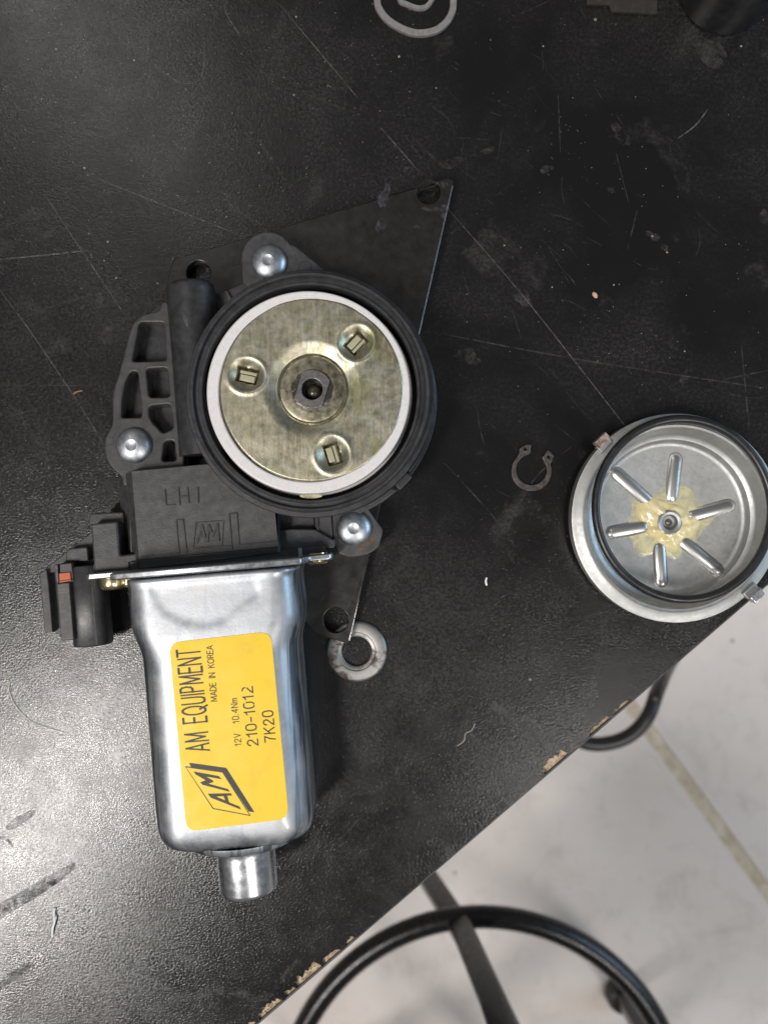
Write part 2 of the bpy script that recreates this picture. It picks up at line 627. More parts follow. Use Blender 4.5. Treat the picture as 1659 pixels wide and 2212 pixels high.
def strokes(lines, w, z0, z1):
    """several straight raised strokes of one glyph or rib pattern as one mesh"""
    vs, fs = [], []
    z1_ = z1
    for idx, (a, b) in enumerate(lines):
        z1 = z1_ + 0.012 * (idx % 4)
        a, b = Vector(a).to_2d(), Vector(b).to_2d()
        t = (b - a).normalized()
        s = Vector((-t.y, t.x)) * w / 2
        t = t * w / 2
        q = [a - t + s, a - t - s, b + t - s, b + t + s]
        i = len(vs)
        vs += [(p.x, p.y, z0) for p in q] + [(p.x * 0.999 + 0.001 * p.x, p.y, z1) for p in q]
        fs += [(i, i + 1, i + 2, i + 3), (i + 4, i + 5, i + 6, i + 7)]
        fs += [(i + j, i + (j + 1) % 4, i + 4 + (j + 1) % 4, i + 4 + j) for j in range(4)]
    return raw(vs, fs, 20)


def box(c, ax, ay, hx, hy, z0, z1, bev=0.3):
    c = Vector(c).to_2d()
    ax = Vector(ax).to_2d().normalized()
    ay = Vector((-ax.y, ax.x)) if ay is None else ay
    return prism([[c - ax * hx - ay * hy, c + ax * hx - ay * hy, c + ax * hx + ay * hy, c - ax * hx + ay * hy]], z0, z1, bev)


GLYPH = {   # plain single-stroke capitals on a 0..1 cell: (width, strokes)
    'A': (0.72, [[(0, 0), (0.36, 1), (0.72, 0)], [(0.12, 0.30), (0.60, 0.30)]]),
    'M': (0.86, [[(0, 0), (0.05, 1), (0.43, 0.12), (0.81, 1), (0.86, 0)]]),
    'E': (0.52, [[(0.52, 0), (0, 0), (0, 1), (0.50, 1)], [(0, 0.53), (0.46, 0.53)]]),
    'Q': (0.84, [[(0.42 + 0.42 * math.cos(t * math.pi / 9), 0.5 + 0.5 * math.sin(t * math.pi / 9)) for t in range(19)], [(0.52, 0.24), (0.86, -0.08)]]),
    'O': (0.80, [[(0.40 + 0.40 * math.cos(t * math.pi / 9), 0.5 + 0.5 * math.sin(t * math.pi / 9)) for t in range(19)]]),
    'U': (0.66, [[(0, 1), (0, 0.32), (0.05, 0.12), (0.17, 0.02), (0.33, 0), (0.49, 0.02), (0.61, 0.12), (0.66, 0.32), (0.66, 1)]]),
    'I': (0.0, [[(0, 0), (0, 1)]]),
    'P': (0.54, [[(0, 0), (0, 1), (0.30, 1), (0.46, 0.93), (0.54, 0.74), (0.46, 0.55), (0.30, 0.48), (0, 0.48)]]),
    'R': (0.58, [[(0, 0), (0, 1), (0.30, 1), (0.46, 0.93), (0.52, 0.74), (0.46, 0.55), (0.30, 0.48), (0, 0.48)], [(0.30, 0.48), (0.58, 0)]]),
    'N': (0.66, [[(0, 0), (0, 1), (0.66, 0), (0.66, 1)]]),
    'T': (0.62, [[(0, 1), (0.62, 1)], [(0.31, 1), (0.31, 0)]]),
    'D': (0.66, [[(0, 0), (0, 1), (0.30, 1), (0.52, 0.90), (0.66, 0.66), (0.66, 0.34), (0.52, 0.10), (0.30, 0), (0, 0)]]),
    'K': (0.62, [[(0, 0), (0, 1)], [(0.60, 1), (0, 0.42)], [(0.22, 0.62), (0.62, 0)]]),
    'V': (0.66, [[(0, 1), (0.33, 0), (0.66, 1)]]),
    '0': (0.60, [[(0.30 + 0.30 * math.copysign(abs(math.cos(t * math.pi / 9)) ** 0.7, math.cos(t * math.pi / 9)), 0.5 + 0.5 * math.copysign(abs(math.sin(t * math.pi / 9)) ** 0.8, math.sin(t * math.pi / 9))) for t in range(19)]]),
    '1': (0.34, [[(0, 0.76), (0.20, 0.86), (0.26, 1), (0.26, 0)]]),
    '2': (0.60, [[(0.02, 0.72), (0.08, 0.90), (0.28, 1), (0.48, 0.93), (0.57, 0.74), (0.50, 0.54), (0.16, 0.22), (0, 0), (0.60, 0)]]),
    '4': (0.62, [[(0.46, 0), (0.46, 1), (0, 0.30), (0.62, 0.30)]]),
    '7': (0.60, [[(0, 1), (0.60, 1), (0.34, 0.50), (0.24, 0)]]),
    'm': (0.70, [[(0, 0), (0, 0.68)], [(0, 0.52), (0.14, 0.68), (0.30, 0.62), (0.35, 0.46), (0.35, 0)], [(0.35, 0.50), (0.50, 0.68), (0.65, 0.62), (0.70, 0.46), (0.70, 0)]]),
    '.': (0.06, [[(0, 0.03), (0.06, 0.03)]]),
    '-': (0.40, [[(0, 0.42), (0.40, 0.42)]]),
}


def text_mesh(s, start, end, cap, z, wt=0.13, gap=0.26, wx=None, skip=0.0):
    """flat print in single-stroke letters: baseline from start to end, letters cap mm high.
    skip leaves worn gaps towards the end of the line"""
    adv, x = [], 0.0
    for ch in s:
        if ch == ' ':
            x += 0.80
            continue
        adv.append((ch, x))
        x += GLYPH[ch][0] + gap
    x -= gap
    d = (Vector(end) - Vector(start)).to_2d()
    e1 = d / x
    kx = e1.length / cap
    e2 = Vector((-d.y, d.x)).normalized() * cap
    s0 = Vector(start).to_2d()
    rg_ = random.Random(len(s))
    vs, fs = [], []
    lvl = 0
    for ch, x0 in adv:
        for line_ in GLYPH[ch][1]:
            for (xa, ya), (xb, yb) in zip(line_[:-1], line_[1:]):
                if skip and rg_.random() < skip * ((x0 / x) ** 3):
                    continue
                a = s0 + e1 * (x0 + xa) + e2 * ya
                b = s0 + e1 * (x0 + xb) + e2 * yb
                t_ = (b - a).normalized()
                # upright stems are drawn thinner when the line is condensed
                w_ = cap * wt * (0.62 + 0.38 * abs(t_.dot(d.normalized()))) if kx < 0.75 else cap * wt
                n_ = Vector((-t_.y, t_.x)) * w_ / 2
                t_ = t_ * w_ * 0.42
                i = len(vs)
                lvl += 1
                zz = z + 0.0004 * (lvl % 5)
                vs += [(q.x, q.y, zz) for q in (a - t_ + n_, a - t_ - n_, b + t_ - n_, b + t_ + n_)]
                fs.append((i, i + 1, i + 2, i + 3))
    me = bpy.data.meshes.new('m')
    me.from_pydata([Vector(v) * MM for v in vs], [], fs)
    me.update()
    return me


# ------------------------------------------------------------------ the bench
EA, EB = W(1600, 1310), W(555, 2212)
ed = (EB - EA).to_2d().normalized()          # along the edge, towards the lower left
en = Vector((ed.y, -ed.x))                   # points off the bench
if en.dot(Vector((1, -1))) < 0:
    en = -en


def edge_pt(u, v):
    p = W(u, v).to_2d() - EA.to_2d()
    return p.dot(ed)


# chips knocked out of the laminate along the edge: (start, end, depth) measured along it
chips = []
for (a, b, dep) in (((1352, 1500), (1318, 1536), 1.9), ((1313, 1538), (1266, 1583), 1.9), ((1218, 1614), (1172, 1668), 3.7),
                    ((1070, 1762), (1058, 1776), 0.9), ((768, 2020), (742, 2042), 1.8), ((735, 2046), (690, 2080), 2.2),
                    ((692, 2082), (640, 2132), 3.6), ((640, 2132), (618, 2156), 2.4), ((612, 2160), (560, 2206), 3.2),
                    ((556, 2208), (470, 2285), 3.0)):
    chips.append((edge_pt(*a), edge_pt(*b), dep * 0.8))
chips.sort()
rng = random.Random(3)
line = []
t = -900.0
spots = []
for s0, s1, dep in chips:
    spots.append((s0, 0.0))
    k = max(5, int((s1 - s0) / 0.7))
    for i in range(1, k):
        f = i / k
        prof = min(1.0, 6 * f + (0.3 if dep > 2 else 0), 6 * (1 - f) + (0.3 if dep > 2 else 0)) ** 0.8
        spots.append((s0 + (s1 - s0) * f, dep * prof * (0.55 + 0.6 * rng.random())))
    spots.append((s1, 0.0))
line = [EA.to_2d() + ed * s - en * (d + 0.0) for s, d in [(-900, 0.0)] + spots + [(900, 0.0)]]
far = [EA.to_2d() + ed * 900 - en * 900, EA.to_2d() - ed * 900 - en * 900]
bench = put('bench_top', prism([line + far], -1.0, 0.0, 0.06, 1), 'laminate')
tag(bench, kind='structure')
core = [EA.to_2d() - ed * 900 - en * 0.15, EA.to_2d() + ed * 900 - en * 0.15] + far
put('board_core', prism([core], -26, -1.25), 'board', bench)
band = [EA.to_2d() - ed * 900 - en * 0.14, EA.to_2d() + ed * 900 - en * 0.14, EA.to_2d() + ed * 900 + en * 0.55, EA.to_2d() - ed * 900 + en * 0.55]
put('edge_band', prism([band], -26, -0.25, 0.15), 'plastic_lit', bench)
# rough particles standing in the chipped places
vs, fs = [], []
for s0, s1, dep in chips:
    for i in range(int((s1 - s0) * 5)):
        s = s0 + (s1 - s0) * rng.random()
        d = 0.25 + (dep - 0.2) * rng.random()
        p = EA.to_2d() + ed * s - en * d
        r = 0.16 + 0.34 * rng.random()
        i0 = len(vs)
        a = rng.random() * 6
        for q in range(4):
            vs.append((p.x + r * math.cos(a + q * 1.57), p.y + r * 0.6 * math.sin(a + q * 1.57), -1.4))
        vs.append((p.x + 0.1 * r, p.y, -1.15 + 0.7 * rng.random()))
        fs += [(i0 + q, i0 + (q + 1) % 4, i0 + 4) for q in range(4)]
tag(put('chipped_particles', raw(vs, fs, 20), 'board', bench), kind='stuff')


def strip(paths, z):
    """thin surface marks: list of (points, width)"""
    vs, fs = [], []
    for p, w in paths:
        q = [W(*a).to_2d() for a in p]
        if len(q) > 2:
            q = [v.to_2d() for v in smooth_path([Vector((a.x, a.y, 0)) for a in q], 5)]
        else:
            q = [q[0].lerp(q[1], i / 8) for i in range(9)]
        L = len(q)
        for i in range(L):
            tt = (q[min(i + 1, L - 1)] - q[max(i - 1, 0)]).normalized()
            s = Vector((-tt.y, tt.x)) * (w / 2) * (0.25 + 0.75 * math.sin(math.pi * (0.08 + 0.84 * i / (L - 1))))
            vs += [(q[i].x + s.x, q[i].y + s.y, z), (q[i].x - s.x, q[i].y - s.y, z)]
            if i:
                k = len(vs)
                fs.append((k - 4, k - 3, k - 1, k - 2))
    return raw(vs, fs, 20)


tag(put('scratches', strip([
    ([(188, 377), (526, 511)], 0.32), ([(99, 422), (177, 541), (283, 698)], 0.28), ([(0, 626), (61, 708), (160, 855), (222, 954)], 0.30),
    ([(-5, 561), (90, 552), (194, 541)], 0.45), ([(600, 5), (690, 112), (774, 213)], 0.30), ([(969, 453), (1130, 640), (1327, 891), (1400, 985)], 0.28),
    ([(823, 276), (906, 372)], 0.30), ([(1528, 236), (1500, 272), (1463, 299)], 0.5), ([(482, 0), (492, 35), (520, 78)], 0.3),
    ([(0, 27), (40, 24), (80, 20)], 0.4), ([(327, 128), (350, 155), (395, 180), (430, 172), (441, 140), (440, 95)], 0.28),
], 0.02), 'scratch', bench), kind='stuff')
tag(put('faint_scratches', strip([
    ([(0, 832), (242, 833)], 0.35), ([(924, 715), (1241, 775), (1649, 838)], 0.5), ([(1377, 448), (1355, 538)], 0.4),
    ([(1293, 1303), (1298, 1406), (1244, 1522), (1161, 1568)], 0.7), ([(1303, 1303), (1308, 1406), (1256, 1520)], 0.5), ([(934, 1543), (851, 1675)], 0.3), ([(802, 1741), (702, 1849)], 0.35),
    ([(1198, 1303), (1285, 1419)], 0.35), ([(1170, 1350), (1150, 1420)], 0.5), ([(1277, 1428), (1130, 1560)], 0.4),
    ([(960, 1000), (1060, 1110), (1120, 1190)], 0.4), ([(480, 185), (560, 300), (640, 430)], 0.3), ([(60, 450), (230, 520)], 0.3),
    ([(20, 700), (150, 650), (300, 620)], 0.3), ([(640, 195), (780, 250)], 0.3), ([(1600, 740), (1620, 960)], 0.5), ([(1330, 330), (1360, 450)], 0.3),
    ([(0, 905), (90, 880), (190, 850)], 0.35), ([(0, 1010), (60, 1040), (170, 1000)], 0.3), ([(100, 1160), (120, 1090), (170, 1040)], 0.3), ([(1205, 205), (1210, 330)], 0.35),
    ([(1240, 960), (1150, 1040), (1080, 1180)], 0.3), ([(1560, 820), (1659, 800)], 0.4), ([(180, 470), (215, 540)], 0.35),
], 0.03), 'scratch_faint', bench), kind='stuff')


# a mass of fine hairline scuffs, thickest where work is done
rs = random.Random(77)
hair = []
for (cu_, cv_, su, sv, cnt_) in ((170, 620, 170, 200, 70), (1180, 620, 220, 230, 55), (640, 180, 330, 130, 40), (1120, 1480, 190, 130, 45), (850, 1800, 160, 120, 22), (1000, 300, 400, 200, 40)):
    base_a = rs.uniform(0, 3.14)
    for q_ in range(cnt_):
        u0, v0 = rs.gauss(cu_, su), rs.gauss(cv_, sv)
        a_ = base_a + rs.gauss(0, 0.55)
        L_ = 12 + 90 * rs.random() ** 2.5
        u1, v1 = u0 + L_ * math.cos(a_), v0 + L_ * math.sin(a_)
        if (W(u0, v0).to_2d() - EA.to_2d()).dot(en) > -3 or (W(u1, v1).to_2d() - EA.to_2d()).dot(en) > -3:
            continue
        cx_, cy_ = (u0 + u1) / 2 + rs.gauss(0, L_ * 0.05), (v0 + v1) / 2 + rs.gauss(0, L_ * 0.05)
        hair.append(([(u0, v0), (cx_, cy_), (u1, v1)], 0.10 + 0.16 * rs.random()))
tag(put('hairline_scuffs', strip(hair, 0.025), 'scratch_faint', bench), kind='stuff')


def blotch(cu, cv, ru, rv, ang, z, seed, k=28):
    r_ = random.Random(seed)
    vs = []
    ph = [r_.random() * 6 for _ in range(4)]
    for i in range(k):
        a = 2 * math.pi * i / k
        f = 1 + 0.22 * math.sin(2 * a + ph[0]) + 0.16 * math.sin(3 * a + ph[1]) + 0.1 * math.sin(7 * a + ph[2])
        x, y = ru * f * math.cos(a), rv * f * math.sin(a)
        x, y = x * math.cos(ang) - y * math.sin(ang), x * math.sin(ang) + y * math.cos(ang)
        vs.append(W(cu + x, cv + y, z))
    return vs


def blotches(lst, z):
    vs, fs = [], []
    for i, (a, b, c_, d, e) in enumerate(lst):
        q = blotch(a, b, c_, d, e, z + 0.002 * i, i + 11)
        fs.append(tuple(range(len(vs), len(vs) + len(q))))
        vs += q
    return raw(vs, fs, 20)


tag(put('smears', blotches([
    (365, 2164, 36, 10, -0.2), (450, 2146, 55, 8, -0.15), (545, 2150, 40, 14, 0.1), (620, 2105, 40, 9, -0.9),
    (1130, 645, 22, 14, 0.4), (975, 352, 22, 12, -0.2), (1055, 325, 14, 8, 0), (1340, 290, 26, 14, 0.9), (1480, 815, 12, 18, 0.3),
    (1530, 110, 50, 22, 0.5), (1410, 510, 16, 9, 0.4), (1435, 535, 10, 6, 0.4), (1010, 770, 28, 14, 0.1), (230, 725, 16, 16, 0), (265, 905, 14, 12, 0),
    (215, 645, 10, 12, 0), (1320, 410, 10, 5, 0.5), (1650, 470, 12, 16, 0.3), (880, 365, 10, 6, 0), (1180, 365, 14, 8, 0)], 0.05), 'smear', bench), kind='stuff')
tag(put('dull_rubs', strip([
    ([(-10, 1965), (60, 1935), (163, 1868)], 4.2), ([(-10, 1985), (40, 1950), (120, 1905)], 3.0), ([(15, 1790), (40, 1775), (76, 1752)], 3.0), ([(-10, 2140), (30, 2108), (72, 2080)], 2.6),
    ([(-5, 1808), (15, 1812), (30, 1830)], 1.0)], 0.04), 'rub', bench), kind='stuff')

# grit: pale crumbs scattered over the bench, too many and too small to tell apart
rng = random.Random(21)
vs, fs = [], []


def crumb(u, v, r):
    p = W(u, v)
    i0 = len(vs)
    a = rng.random() * 6
    for q in range(5):
        rr_ = r * (0.6 + 0.6 * rng.random())
        vs.append((p.x + rr_ * math.cos(a + q * 1.257), p.y + rr_ * math.sin(a + q * 1.257), 0.01))
    vs.append((p.x + 0.2 * r, p.y, r * (0.7 + 0.4 * rng.random())))
    fs.extend([(i0 + q, i0 + (q + 1) % 5, i0 + 5) for q in range(5)])


def on_bench(u, v):
    return (W(u, v).to_2d() - EA.to_2d()).dot(en) < -2


for i in range(520):
    u, v = rng.uniform(0, 900), rng.uniform(0, 640) ** 1.0
    crumb(u, v, 0.07 + 0.13 * rng.random() ** 2)
for i in range(260):
    u, v = rng.uniform(850, 1659), rng.uniform(0, 900)
    crumb(u, v, 0.07 + 0.16 * rng.random() ** 3)
for i in range(170):
    u, v = rng.uniform(0, 1500), rng.uniform(600, 2212)
    if on_bench(u, v):
        crumb(u, v, 0.06 + 0.10 * rng.random() ** 2)
for u, v, r in ((233, 522, 0.5), (252, 600, 0.4), (226, 563, 0.3), (341, 612, 0.3), (716, 471, 0.45), (490, 468, 0.4), (635, 205, 0.4), (122, 106, 0.35), (290, 130, 0.3),
                (364, 160, 0.3), (183, 363, 0.35), (640, 36, 0.4), (1285, 42, 0.6), (1059, 86, 0.35), (1173, 100, 0.35), (862, 122, 0.5), (942, 190, 0.3), (1408, 510, 0.55), (1440, 545, 0.4),
                (1325, 615, 0.35), (1192, 620, 0.35), (1145, 1468, 0.6), (560, 330, 0.3), (1125, 535, 0.3), (1089, 530, 0.3), (1478, 758, 0.35), (1385, 720, 0.25), (1600, 100, 0.4)):
    crumb(u, v, r)
tag(put('grit', raw(vs, fs, 20), 'crumb'), 'fine pale grit and dust scattered over the black bench top', 'grit', kind='stuff')

# ------------------------------------------------------------------ the floor below
FZ = -741.0
ja, jb = W(1318, 1466, FZ).to_2d(), W(1680, 1962, FZ).to_2d()
jd = (jb - ja).normalized()
jn = Vector((-jd.y, jd.x))
hw = 7.5


def slab(side):
    a = [ja - jd * 3000 + jn * side * hw, ja + jd * 3000 + jn * side * hw,
         ja + jd * 3000 + jn * side * 3000, ja - jd * 3000 + jn * side * 3000]
    return prism([a], FZ - 40, FZ, 3.0, 2)


floor = tag(put('floor', slab(1), 'concrete'), kind='structure')
put('floor_slab', slab(-1), 'concrete', floor)
put('joint_filler', prism([[ja - jd * 2900 - jn * (hw + 1), ja + jd * 2900 - jn * (hw + 1), ja + jd * 2900 + jn * (hw + 1), ja - jd * 2900 + jn * (hw + 1)]], FZ - 35, FZ - 2.2), 'joint', floor)

# stool standing beside the bench
RZ = -441.0
rc = W(1040, 2407, RZ)
rr0 = 427 * 0.15 * (CAM_H - RZ) / CAM_H
st = thing('stool', (rc.x, rc.y, FZ), 'black steel stool with a round foot ring on the pale floor', 'stool')
put('foot_ring', tube([(rc.x + rr0 * math.cos(2 * math.pi * i / 96), rc.y + rr0 * math.sin(2 * math.pi * i / 96), RZ) for i in range(96)], 9.6, 16, True), 'stool', st)
seat_c = Vector((rc.x, rc.y, -95))
la, lb, lcc = W(846, 1776, FZ + 9), W(1003, 2018, -421), W(1094, 2230, -262)
lp = [la.lerp(lb, f) for f in (0, 0.3, 0.6, 0.85, 0.94)] + [lb + (lcc - la) * 0.0] + [lb.lerp(lcc, f) for f in (0.08, 0.2, 0.5, 0.8, 1.0)] + [lcc.lerp(seat_c, 0.5)]
put('leg', tube(lp, 9.6, 16, square=True), 'stool', st)
foot2 = W(1342, 2148, FZ + 10)
kb = W(1452, 2330, -540)
lp2 = [foot2] + [foot2.lerp(kb, f) for f in (0.15, 0.5, 0.85)] + [kb.lerp(seat_c, f) for f in (0.05, 0.2, 0.5, 0.8)]
put('leg', tube(lp2, 9.6, 16, square=True), 'stool', st)
for ang in (222, 300):
    e = Vector((rc.x + 235 * math.cos(R(ang)), rc.y + 235 * math.sin(R(ang)), FZ + 9))
    mid_ = Vector((rc.x + rr0 * math.cos(R(ang)), rc.y + rr0 * math.sin(R(ang)), RZ + 10))
    put('leg', tube(smooth_path([e, mid_, mid_.lerp(seat_c, 0.75)], 6), 10.2, 12, square=True), 'stool', st)
put('seat', lathe([(0, -40), (150, -40), (165, -30), (168, -10), (160, 4), (120, 8), (0, 6)], (rc.x, rc.y, -100), 64), 'rubber', st)
put('rubber_foot', lathe([(0, 0.5), (18, 0.5), (20, 3), (20, 14), (17, 22), (10, 25), (0, 25)], W(1342, 2148, FZ + 8) * 1.0 - Vector((0, 0, 8)), 40), 'rubber', st)

# loop of black cable hanging under the bench edge
cz = -430.0
cb = thing('cable_loop', (*W(1340, 1540, cz).to_2d(), cz), 'loop of thick black cable hanging below the chipped bench edge', 'cable')
cp = smooth_path([W(1475, 1300, -27), W(1468, 1380, -200), W(1440, 1440, -380), W(1420, 1490, cz), W(1398, 1548, cz), W(1360, 1588, cz), W(1310, 1606, cz), W(1262, 1604, cz), W(1225, 1580, cz), W(1190, 1530, cz + 30),
                  W(1180, 1480, -250), W(1190, 1420, -27)], 8)
put('cable', tube(cp, 6.2, 14), 'rubber', cb)

# ------------------------------------------------------------------ gear motor
AXA = R(4.8)
ax = Vector((math.sin(AXA), -math.cos(AXA), 0))        # along the motor, away from the gearbox
px = Vector((math.cos(AXA), math.sin(AXA), 0))         # across it, to the right
gm = thing('window_motor', (*W(668, 847, 0).to_2d(), 0),
           'window lift gear motor with black gearbox, silver can and yellow sticker on the bench', 'motor')

# steel mounting plate
PT = 5.4
plate = pts(lambda x, y: (x, y), PT, (376, 560), (640, 482), (968, 384), (979, 390), (905, 720), (795, 1215), (752, 1391), (705, 1377), (680, 1363), (655, 1341), (560, 1260), (430, 1000), (352, 640))
holes = [circle(W(925.8, 415, PT), 26 * 0.147, 36), circle(W(429, 589, PT), 26 * 0.147, 36), circle(W(725.5, 1340, PT), 27 * 0.147, 36)]
po = put('mounting_plate', prism([plate] + holes, 2.6, PT, 0.3, 2), 'plate', gm)
ea_, eb_ = W(979, 390, PT).to_2d(), W(752, 1391, PT).to_2d()
ed_ = (eb_ - ea_).normalized()
put('cut_edge', prism([[ea_ + ed_ * 1.5 + Vector((-0.1, 0)), eb_ - ed_ * 1.0 + Vector((-0.1, 0)), eb_ - ed_ * 1.0 + Vector((0.32, 0)), ea_ + ed_ * 1.5 + Vector((0.32, 0))]], 3.0, PT - 0.25, 0.16, 2), 'zinc_smooth', po)

def marks(lst, z):
    vs, fs = [], []
    for i, (a, b, c_, d, e) in enumerate(lst):
        q = blotch(a, b, c_, d, e, z + 0.002 * i, i + 40)
        fs.append(tuple(range(len(vs), len(vs) + len(q))))
        vs += q
    return raw(vs, fs, 20)


tag(put('chalk_marks', marks([(830, 425, 10, 26, 0.15), (822, 486, 9, 16, 0.2), (900, 490, 8, 3, 0.2), (960, 455, 9, 14, 0.5), (935, 452, 22, 5, 0.1), (960, 400, 6, 8, 0)], PT + 0.02), 'chalk', po), kind='stuff')
tag(put('scuffs', marks([(482, 600, 9, 10, 0.3), (760, 1290, 30, 2, -1.2), (700, 1290, 20, 1.6, -0.8), (740, 1280, 22, 1.8, 0.1)], PT + 0.03), 'smear', po), kind='stuff')

# gearbox: base flange, rim, web
GZ = 26.0
gc = W(668, 847, GZ).to_2d()                       # axis of the gear
FL = 8.5
fc = W(679.6, 866, FL).to_2d()
gh = put('gearbox_base', prism([circle(gc, 38.4, 96)], 4.6, FL, 0.35), 'plastic', gm)

rim_prof = [(31.5, 13.0), (31.5, 24.7), (31.65, 24.95), (32.3, 25.0), (32.45, 24.8), (32.5, 24.35), (33.85, 24.3), (33.95, 25.75), (34.1, 25.95), (34.75, GZ), (34.95, 25.8),
            (35.05, 22.6), (35.2, 22.45), (36.5, 22.4), (36.75, 22.1), (36.8, 7.0)]
put('gearbox_rim', lathe(rim_prof, (gc.x, gc.y, 0), 144, ang=22), 'plastic', gm)
put('gearbox_well', lathe([(0, 13.4), (31.6, 13.4)], (gc.x, gc.y, 0), 64), 'hole', gm)

# pocketed web on the left
WZ = 15.5
web = pts(G1, WZ, (575, 690), (562, 770), (430, 800), (345, 850), (302, 950), (215, 1290), (150, 1500), (152, 1760), (95, 1860), (76, 1960), (95, 2060), (150, 2150), (235, 2215), (240, 2300),
          (790, 2250), (760, 1900), (700, 1300), (640, 690))
web = rounded(web, 1.6, 4)
pockets = [pts(G1, WZ, *q) for q in (
    [(385, 872), (600, 872), (622, 1205), (322, 1215)],
    [(310, 1300), (372, 1300), (408, 1660), (400, 1700), (228, 1705), (232, 1560), (262, 1390)],
    [(445, 1275), (630, 1268), (652, 1522), (470, 1527)],
    [(470, 1600), (655, 1582), (685, 1795), (590, 1842), (500, 1745), (470, 1690)],
    [(600, 1908), (690, 1900), (708, 2078), (580, 2085)])]
pk = [rounded(q, 1.1, 4) for q in pockets]
put('pocketed_web', prism([web] + pk, 8.4, WZ, 0.55, 3), 'plastic_lit', gm)
wf = pts(G1, 9.0, (565, 720), (430, 830), (300, 1000), (165, 1500), (165, 1770), (100, 1900), (100, 2050), (200, 2180), (760, 2180), (700, 1300), (640, 720))
put('web_floor', prism([wf], 4.8, 9.0, 0.2), 'plastic', gm)
for g_, r_ in (((500, 1075), 75), ((560, 1425), 45)):
    c_ = W(*G1(*g_), 9.0)
    put('ejector_mark', lathe([(r_ * 0.034 - 0.25, 8.9), (r_ * 0.034 - 0.2, 9.12), (r_ * 0.034 + 0.0, 9.12), (r_ * 0.034 + 0.08, 8.9)], (c_.x, c_.y, 0), 32), 'plastic_lit', gm)
# little round moulding mark beside the lower rivet
c_ = W(*G1(130, 1905), WZ)
put('ejector_mark', lathe([(1.1, WZ - 0.1), (1.15, WZ + 0.1), (1.35, WZ + 0.1), (1.4, WZ - 0.1)], (c_.x, c_.y, 0), 24), 'plastic', gm)

# worm tube
tz = 14.0
ta = W(412, 618, tz)
tl = 52.0
tr = 7.3
rings = []
for s, r in ((-0.6, 4.6), (-0.5, 6.3), (0.0, 6.9), (0.8, 7.25), (2.0, tr), (20, tr), (tl, tr + 0.25)):
    rings.append([ta + ax * s + px * (r * math.cos(2 * math.pi * j / 40)) + Vector((0, 0, r * math.sin(2 * math.pi * j / 40))) for j in range(40)])
put('worm_tube', loft(rings, True, True, 40), 'plastic', gm)
put('tube_rail', prism([pts(G1, 12, (620, 690), (700, 690), (830, 2180), (745, 2180))], 6, 12.5, 0.4), 'plastic', gm)
put('tube_bracket', prism([pts(G1, 10.5, (1040, 620), (1130, 600), (1260, 540), (1330, 520), (1400, 620), (1100, 900), (1040, 860))], 5, 10.5, 0.4), 'plastic_lit', gm)
put('bracket_rib', prism([pts(G1, 11.6, (1125, 600), (1150, 592), (1200, 680), (1170, 700))], 9, 11.6, 0.2), 'plastic_lit', gm)
put('tube_scar', lathe([(0, 0.22), (0.7, 0.2), (0.9, 0.0)], (0, 0, 0), 20, Matrix.Translation(W(*G1(790, 850), 21.1)) @ Matrix.Rotation(0.3, 4, 'Z') @ Matrix.Diagonal((0.8, 3.0, 1, 1))), 'plastic_lit', gm)

# ears that carry the rivets
EZ = 12.0
e1c = W(*G7(570, 520), EZ).to_2d()
ear1 = [W(*G7(440, 650), EZ).to_2d()] + arc(e1c, 8.2, 190, 32, 20) + pts(G7, EZ, (715, 455), (905, 612), (800, 720), (520, 720))
put('rivet_ear', prism([ear1], 4.8, EZ, 0.45), 'plastic_lit', gm)
ear2 = rounded(pts(G4, EZ, (1050, 365), (1270, 285), (1440, 520), (1405, 650), (1330, 702), (1200, 727), (1105, 700), (1062, 590)), 1.2, 4)
put('rivet_ear', prism([ear2], 4.8, EZ, 0.45), 'plastic_lit', gm)
c_ = W(*G7(765, 570), EZ)
put('ejector_mark', lathe([(1.9, EZ - 0.1), (1.95, EZ + 0.1), (2.2, EZ + 0.1), (2.25, EZ - 0.1)], (c_.x, c_.y, 0), 24), 'plastic', gm)
rd = put('rust_dust', marks([(803, 1165, 12, 5, 0.9), (786, 1180, 14, 5, -0.5), (797, 1148, 6, 8, 0.2)], EZ + 0.03), 'rustdust', gm)
tag(rd, kind='stuff')

# three round headed rivets
prof = []
hr, hh = 5.45, 3.1
for i in range(13):
    f = i / 12
    rr_ = 1.75 + (hr - 1.75) * f
    z = hh * math.sqrt(max(0, 1 - (rr_ / (hr * 1.02)) ** 2)) + 0.25
    prof.append((rr_, z))
prof = [(0, prof[0][1] - 0.12), (1.45, prof[0][1] - 0.12), (1.6, prof[0][1] - 0.02)] + prof + [(hr, -0.2)]
rv_me = lathe(prof, (0, 0, 0), 56, ang=50)
for (g_, q, z) in ((G1, (325, 1943), WZ), (G7, (573, 534), EZ), (G4, (1218, 508), EZ)):
    p = W(*g_(*q), z + 2)
    o = put('rivet', rv_me, 'rivet', gm)
    o.matrix_parent_inverse = Matrix.Translation(-Vector(gm['_loc']))
    o.location = Vector((p.x, p.y, z)) * MM

